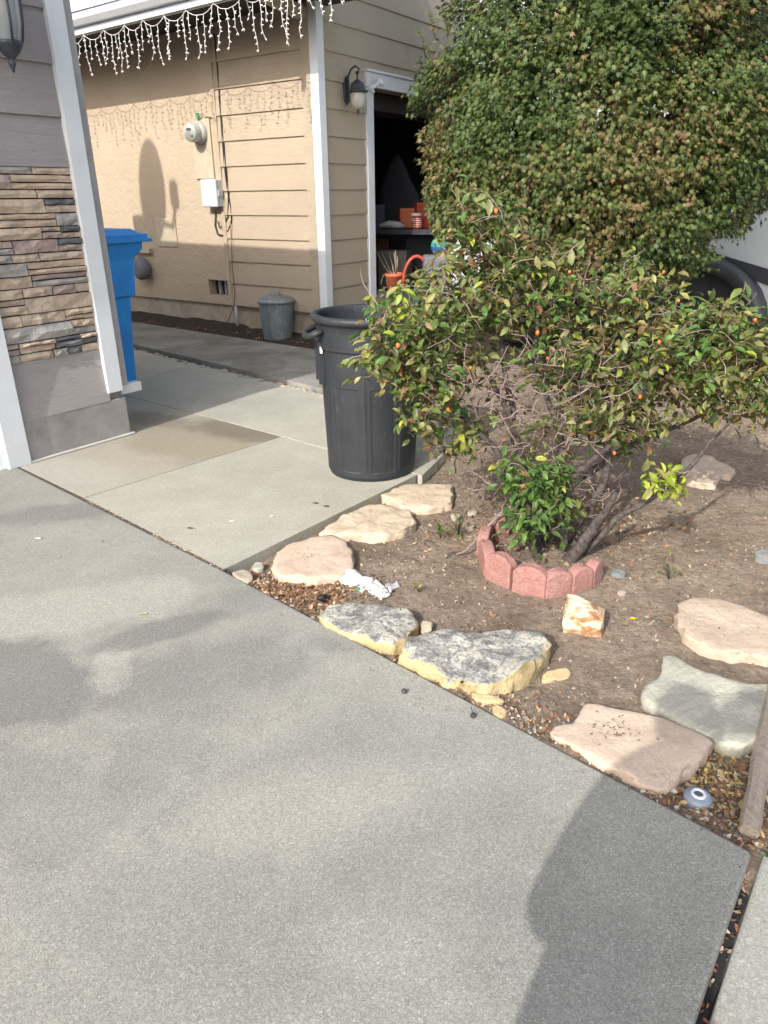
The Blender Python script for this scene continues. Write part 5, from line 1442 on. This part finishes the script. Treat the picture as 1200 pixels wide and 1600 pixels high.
# ================================================================ WHITE VEHICLE BEHIND THE MAPLE
v0p = D(700, 380, 7.9); vo = Vector((v0p.x, v0p.y, 0)); vd = pd.copy()          # side runs to the right, parallel to the path
vin = BW.u.copy()
rv = thing('motorhome', 'tall white motorhome with a dark stripe parked behind the maple', 'motorhome', vo)
VL = 6.5; VW = 2.2; VH = 3.1
def vp(a, z, o=0): q = vo + vd * a - vin * o; return Vector((q.x, q.y, z))
MB().box(vp(0, .45), vd * VL, vin * VW, gz * (VH - .45)).build('body', M['vehicle'], rv, .06)
MB().box(vp(.1, .30, -.05), vd * (VL - .2), vin * (VW - .1), gz * .148).build('skirt', M['stripe'], rv)
def vs_(x, y, off=.02):
    d = Vector(ray(x, y)); o = Vector((0, 0, H)); nn = -vin
    t = ((vo + nn * off - o).dot(nn)) / d.dot(nn); q = o + d * t; return (q - vo).dot(vd), q.z
wa, wz = vs_(1105, 500)
wr = .37
wc = vp(wa, wr, .02); wc2 = wc
wheel = MB().tube([vp(wa, wr, -.22), vp(wa, wr, .0), vp(wa, wr, .02)], [wr, wr, wr * .93], 32).build('wheel', M['rubber'], rv)
MB().tube([vp(wa, wr, .021), vp(wa, wr, .03)], wr * .5, 24).build('rim', M['rubber'], wheel)
wl = MB(); vs = [vp(wa, wr, .004)] + [vp(wa + (wr + .05) * 1.15 * math.cos(math.pi * k / 16), wr + (wr + .05) * math.sin(math.pi * k / 16), .004) for k in range(17)]
wl.add(vs + [v + vin * .003 for v in vs], [(0, k, k + 1) for k in range(1, 17)]).build('wheel_well', M['rubber'], rv)
# black fender arch
arch = MB(); vs = []; fs = []; n = 18
for k in range(n + 1):
    a = math.pi * k / n
    for rr_, oo in ((wr + .03, .0), (wr + .03, .10), (wr + .14, .10), (wr + .16, .0)):
        vs.append(vp(wa + rr_ * 1.15 * math.cos(a), wr + rr_ * math.sin(a), oo))
fs = [(k * 4 + j, k * 4 + (j + 1) % 4, (k + 1) * 4 + (j + 1) % 4, (k + 1) * 4 + j) for k in range(n) for j in range(4)]
arch.add(vs, fs, None, True); arch.build('fender', M['stripe'], rv)
# slanting stripe
q = [vs_(*p, .004) for p in ((1085, 378), (1120, 390), (1215, 432), (1215, 414), (1140, 393), (1090, 372))]
q = [vs_(*p, .004) for p in ((1060, 372), (1260, 448), (1260, 420), (1140, 388), (1075, 368))]
vs = [vp(a, z, .001) for a, z in q] + [vp(a, z, .006) for a, z in q]; n = len(q)
MB().add(vs, [tuple(range(n, 2 * n))] + [(i, (i + 1) % n, (i + 1) % n + n, i + n) for i in range(n)]).build('stripe', M['stripe'], rv)
la, lz_ = vs_(1200, 68)
MB().tube([vp(la, lz_, .0), vp(la, lz_, .03)], .055, 20).build('marker_bezel', M['stripe'], rv)
MB().tube([vp(la, lz_, .031), vp(la, lz_, .05)], [.045, .035], 20).build('marker_light', M['lens_red'], rv)
ra_, rz_ = vs_(1198, 150)
MB().box(vp(ra_ - .02, rz_ - .18, .01), vd * .5, -vin * .06, gz * .24).build('awning_bracket', M['stripe'], rv, .01)
# second pair of wheels out of view keeps it standing
MB().tube([vp(.9, wr, -.22), vp(.9, wr, .02)], wr, 28).build('wheel', M['rubber'], rv)

# ================================================================ THINGS IN THE GARAGE
def stand(x, y, d): return D(x, y, d)
sh = D(640, 357, 9.2)
shelf = thing('workbench', 'dark workbench inside the garage carrying red containers', 'workbench', (sh.x, sh.y, 0))
MB().cbox((sh.x - .1, sh.y, sh.z - .05), 1.5, .6, .05, R_(-25)).build('top', M['garage_dark'], shelf)
for dx, dy in ((-.65, -.1), (.5, -.35), (-.5, .3), (.6, .15)):
    MB().cbox((sh.x - .1 + dx, sh.y + dy, 0.005), .05, .05, sh.z - .057).build('leg', M['garage_dark'], shelf)
p = D(660, 352, 9.15); tag(MB().cbox((p.x, p.y, sh.z + .001), .17, .16, .28, .2).build('red_container', M['red'], None, .015), 'tall orange red container on the garage workbench', 'container')
p = D(636, 352, 9.1); tag(MB().cbox((p.x, p.y + .15, sh.z + .001), .18, .16, .22, .1).build('red_container', M['terracotta'], None, .015), 'dull red container left of the taller one in the garage', 'container')
p = D(651, 352, 8.95); jar = thing('jar', 'red netted jar with a white lid on the garage workbench', 'jar', (p.x, p.y, sh.z))
MB().lathe([(0, .001), (.055, .001), (.06, .02), (.06, .12), (.055, .14)], (p.x, p.y, sh.z), 20).build('body', M['red'], jar)
MB().lathe([(.062, .14), (.064, .142), (.064, .17), (.0, .172)], (p.x, p.y, sh.z), 20).build('lid', M['paper'], jar)
for k in range(5):
    MB().lathe([(.0605, .03 + .02 * k), (.0618, .033 + .02 * k), (.0605, .036 + .02 * k)], (p.x, p.y, sh.z), 20).build('net_band', M['paper'], jar)
p = D(612, 345, 9.0); crumple_z = SOIL
mb = MB(); mb.tube([Vector((p.x - .14, p.y, sh.z + .05)), Vector((p.x - .03, p.y, sh.z + .075)), Vector((p.x + .06, p.y, sh.z + .06)), Vector((p.x + .15, p.y, sh.z + .04))], [.03, .06, .06, .02], 12)
mb.v = [(x, y, sh.z + .003 + max(0, (z - sh.z)) * .7 + .008 * noise.noise(Vector((x, y, z)) * 40)) for x, y, z in mb.v]
tag(mb.build('plastic_bag', M['paper_grey']), 'crumpled pale plastic bag on the garage workbench', 'bag')
p = D(622, 345, 10.0); cl = MB(); cl.lathe([(.30, -.02), (.29, .2), (.25, .38), (.17, .55), (.10, .72), (.03, .80), (0, .80)], (p.x, p.y, sh.z), 22, None, True, 1.0, .6)
cl.v = [(x + .10 * noise.noise(Vector((x * 3, y * 3, z * 2))), y + .05 * noise.noise(Vector((x * 5, 1, z * 4))), z + .05 * noise.noise(Vector((x * 6, y * 6, 0)))) for x, y, z in cl.v]
tag(cl.build('covered_pile', simple('dark_tarp', (.035, .036, .042), .9)), 'dim grey tarpaulin draped over a pile at the back of the garage', 'tarpaulin')
tag(MB().cbox((p.x, p.y, .01), .7, .5, sh.z - .03).build('storage_box', M['garage_dark'], None, .01), 'dim storage box under the tarpaulin at the back of the garage', 'box')
for (x_, y_, d_, w1, h1, c_, l_) in ((592, 372, 9.3, .22, .16, (.12, .05, .04), 'small maroon box under the garage workbench'), (655, 372, 9.4, .30, .2, (.06, .065, .08), 'dark blue grey box under the garage workbench'), (618, 392, 9.0, .34, .12, (.16, .14, .12), 'flat brown carton on the garage floor behind the pot'),
                             (672, 330, 9.6, .2, .34, (.09, .08, .10), 'tall dim box beside the orange red container'), (590, 320, 9.7, .16, .26, (.07, .07, .09), 'narrow dim box left of the tarpaulin')):
    q_ = D(x_, y_, d_); zb_ = (sh.z + .001) if y_ < 350 else None
    if zb_ is None:
        tag(MB().cbox((q_.x, q_.y, .006), w1, w1 * .8, max(.2, q_.z), rr.uniform(-.5, .5)).build('carton', simple('carton_%d' % x_, c_, .8), None, .006), l_, 'box')
    else:
        tag(MB().cbox((q_.x, sh.y + .1, zb_), w1, .14, h1, rr.uniform(-.3, .3)).build('carton', simple('carton_%d' % x_, c_, .8), None, .006), l_, 'box')
crate_c = D(612, 455, 8.35)
cr = thing('crate', 'dark crate under the terracotta pot at the garage door', 'crate', (crate_c.x, crate_c.y, 0))
pz = D(610, 452, 8.35).z
for k in range(4):
    MB().cbox((crate_c.x, crate_c.y - .21, .01 + k * (pz - .02) / 4), .55, .02, (pz - .02) / 4 - .02).build('slat', M['garage_dark'], cr)
MB().cbox((crate_c.x, crate_c.y, .005), .5, .38, pz - .012).build('box', M['garage_dark'], cr)
p = Vector((D(616, 440, 8.3).x, crate_c.y, pz))
pot = thing('flower_pot', 'terracotta pot with a dried bare plant inside the garage door', 'flower pot', p)
MB().lathe([(0, .0), (.085, .0), (.10, .13), (.112, .135), (.115, .17), (.105, .172), (.095, .15), (0, .15)], p, 24).build('pot', M['terracotta'], pot)
for k in range(7):
    a = rr.uniform(0, 6.28); e = Vector((math.cos(a) * .10, math.sin(a) * .08, 0)); x_ = [p + gz * .14 + e * .3, p + gz * .26 + e * .9 - Vector((.03, 0, 0)), p + gz * rr.uniform(.35, .45) + e * 1.4 - Vector((.07, 0, 0))]
    MB().tube(x_, [.008, .006, .003], 6).build('dry_stem', M['light_wood'], pot)
p = Vector((D(661, 470, 8.1).x, 8.05, 0)); tz = D(661, 468, 8.05).z
tp2 = thing('planter', 'teal planter with a yellow green plant beside the terracotta pot', 'planter', (p.x, p.y, 0))
MB().lathe([(0, max(.01, tz - .25)), (.11, max(.01, tz - .25)), (.16, tz + .06), (.165, tz + .10), (.15, tz + .10), (.14, tz + .08), (0, tz + .08)], (p.x, p.y, 0), 24).build('bowl', M['teal'], tp2)
MB().cbox((p.x, p.y, .005), .3, .3, max(.01, tz - .26)).build('block', M['garage_dark'], tp2)
pts_ = [Vector((p.x + dx, p.y - .05, tz + dz_)) for dx, dz_ in ((-.10, .09), (-.07, .22), (.0, .25), (.08, .22), (.10, .10))]
MB().tube(pts_, .008, 6).build('stem', simple('yellow_stem', (.30, .36, .06), .6), tp2)
hp = [Vector((p.x - .06 + .15 * math.cos(a), p.y + .25, tz + .12 + .30 * math.sin(a))) for a in [R_(x) for x in range(0, 181, 15)]]
tag(MB().tube(hp, .02, 8).build('red_hoop', M['red']), 'red curved handle standing behind the teal planter', 'handle')
# striped ball
p = D(687, 385, 8.2); stripes = [(.35, .30, .10), (.20, .30, .12), (.05, .25, .25), (.03, .10, .25), (.35, .28, .2), (.4, .08, .06)]
ball = thing('beach_ball', 'striped green and blue ball at the garage opening behind the rose', 'ball', p)
for k, c in enumerate(stripes):
    p0, p1 = math.pi * k / 6, math.pi * (k + 1) / 6
    MB().lathe([(.095 * math.sin(p0 + (p1 - p0) * j / 4), .095 * math.cos(p0 + (p1 - p0) * j / 4)) for j in range(5)], p, 24).build('panel', simple('ball_%d' % k, c, .4, bump=0), ball)
st_ = tag(MB().cbox((p.x, p.y, .005), .34, .34, p.z - .095).build('plastic_tub', M['garage_wall'], None, .02), 'dark tub carrying the striped ball', 'tub')
p = D(695, 372, 8.6); tag(MB().cbox((p.x - .02, p.y, .01), .09, .12, p.z + .15).build('red_cabinet', M['red'], None, .01), 'narrow red cabinet edge beside the white motorhome', 'cabinet')

# ================================================================ THE PHOTOGRAPHER (casts the shadow at the lower right)
def person():
    t_ = thing('person', 'person in a dark jacket behind the camera holding up a phone', 'person', (-.32, -.30, 0))
    V = {'pelvis': (-.31, -.30, .88, .155, .12), 'waist': (-.29, -.30, 1.02, .16, .11), 'chest': (-.25, -.29, 1.22, .165, .12), 'neck0': (-.27, -.28, 1.37, .08, .07), 'neck': (-.29, -.29, 1.42, .058, .058),
         'head0': (-.33, -.30, 1.49, .075, .085), 'head1': (-.34, -.31, 1.56, .082, .09), 'head2': (-.34, -.31, 1.62, .055, .06)}
    V_EL = (-.49, -.31, 1.03, .055, .055)
    E = [('pelvis', 'waist'), ('waist', 'chest'), ('chest', 'neck0'), ('neck0', 'neck'), ('neck', 'head0'), ('head0', 'head1'), ('head1', 'head2')]
    for s_, nm in ((-1, 'l'), (1, 'r')):
        V['sh' + nm] = (-.24 + s_ * .18, -.28, 1.33, .065, .065); V['el' + nm] = (-.16 + s_ * .20, -.16, 1.12, .046, .046); V['wr' + nm] = (-.03 + s_ * .085, -.06, 1.26, .03, .03); V['pa' + nm] = (-.0 + s_ * .07, -.045, 1.31, .028, .02)
        if s_ < 0: V['sh' + nm] = (-.43, -.30, 1.33, .07, .07); V['el' + nm] = V_EL; V['wr' + nm] = (-.14, -.09, 1.21, .034, .034)
        E += [('chest', 'sh' + nm), ('sh' + nm, 'el' + nm), ('el' + nm, 'wr' + nm), ('wr' + nm, 'pa' + nm)]
        V['hip' + nm] = (-.25 + s_ * .10, -.30, .80, .095, .095); V['kn' + nm] = (-.25 + s_ * .12, -.28, .46, .065, .065); V['an' + nm] = (-.25 + s_ * .13, -.32, .09, .045, .045); V['to' + nm] = (-.25 + s_ * .15, -.14, .035, .04, .03)
        E += [('pelvis', 'hip' + nm), ('hip' + nm, 'kn' + nm), ('kn' + nm, 'an' + nm), ('an' + nm, 'to' + nm)]
        for k in range(4):
            V['f%d%s' % (k, nm)] = (s_ * (.062 - .0 * k), -.035, 1.325 + .02 * (1.5 - k), .009, .009); V['g%d%s' % (k, nm)] = (s_ * .038, -.032, 1.325 + .02 * (1.5 - k), .008, .008)
            E += [('pa' + nm, 'f%d%s' % (k, nm)), ('f%d%s' % (k, nm), 'g%d%s' % (k, nm))]
    keys = list(V); me = bpy.data.meshes.new('body'); me.from_pydata([V[k][:3] for k in keys], [(keys.index(a), keys.index(b)) for a, b in E], [])
    me.materials.append(simple('jacket_cloth', (.06, .07, .09), .9))
    o = bpy.data.objects.new('body', me); col.objects.link(o); o.parent = t_; o.matrix_parent_inverse = t_.matrix_basis.inverted()
    sk = o.modifiers.new('skin', 'SKIN')
    for i, k in enumerate(keys): me.skin_vertices[0].data[i].radius = V[k][3:5]
    me.skin_vertices[0].data[0].use_root = True
    sb = o.modifiers.new('sub', 'SUBSURF'); sb.levels = 2; sb.render_levels = 2
    ph = MB().box((-.038, -.028, 1.25), (.076, 0, 0), (0, -.009, 0), (0, 0, .15)).build('phone', M['black'], None, .004)
    tag(ph, 'black phone held up in front of the photographer', 'phone')
person()
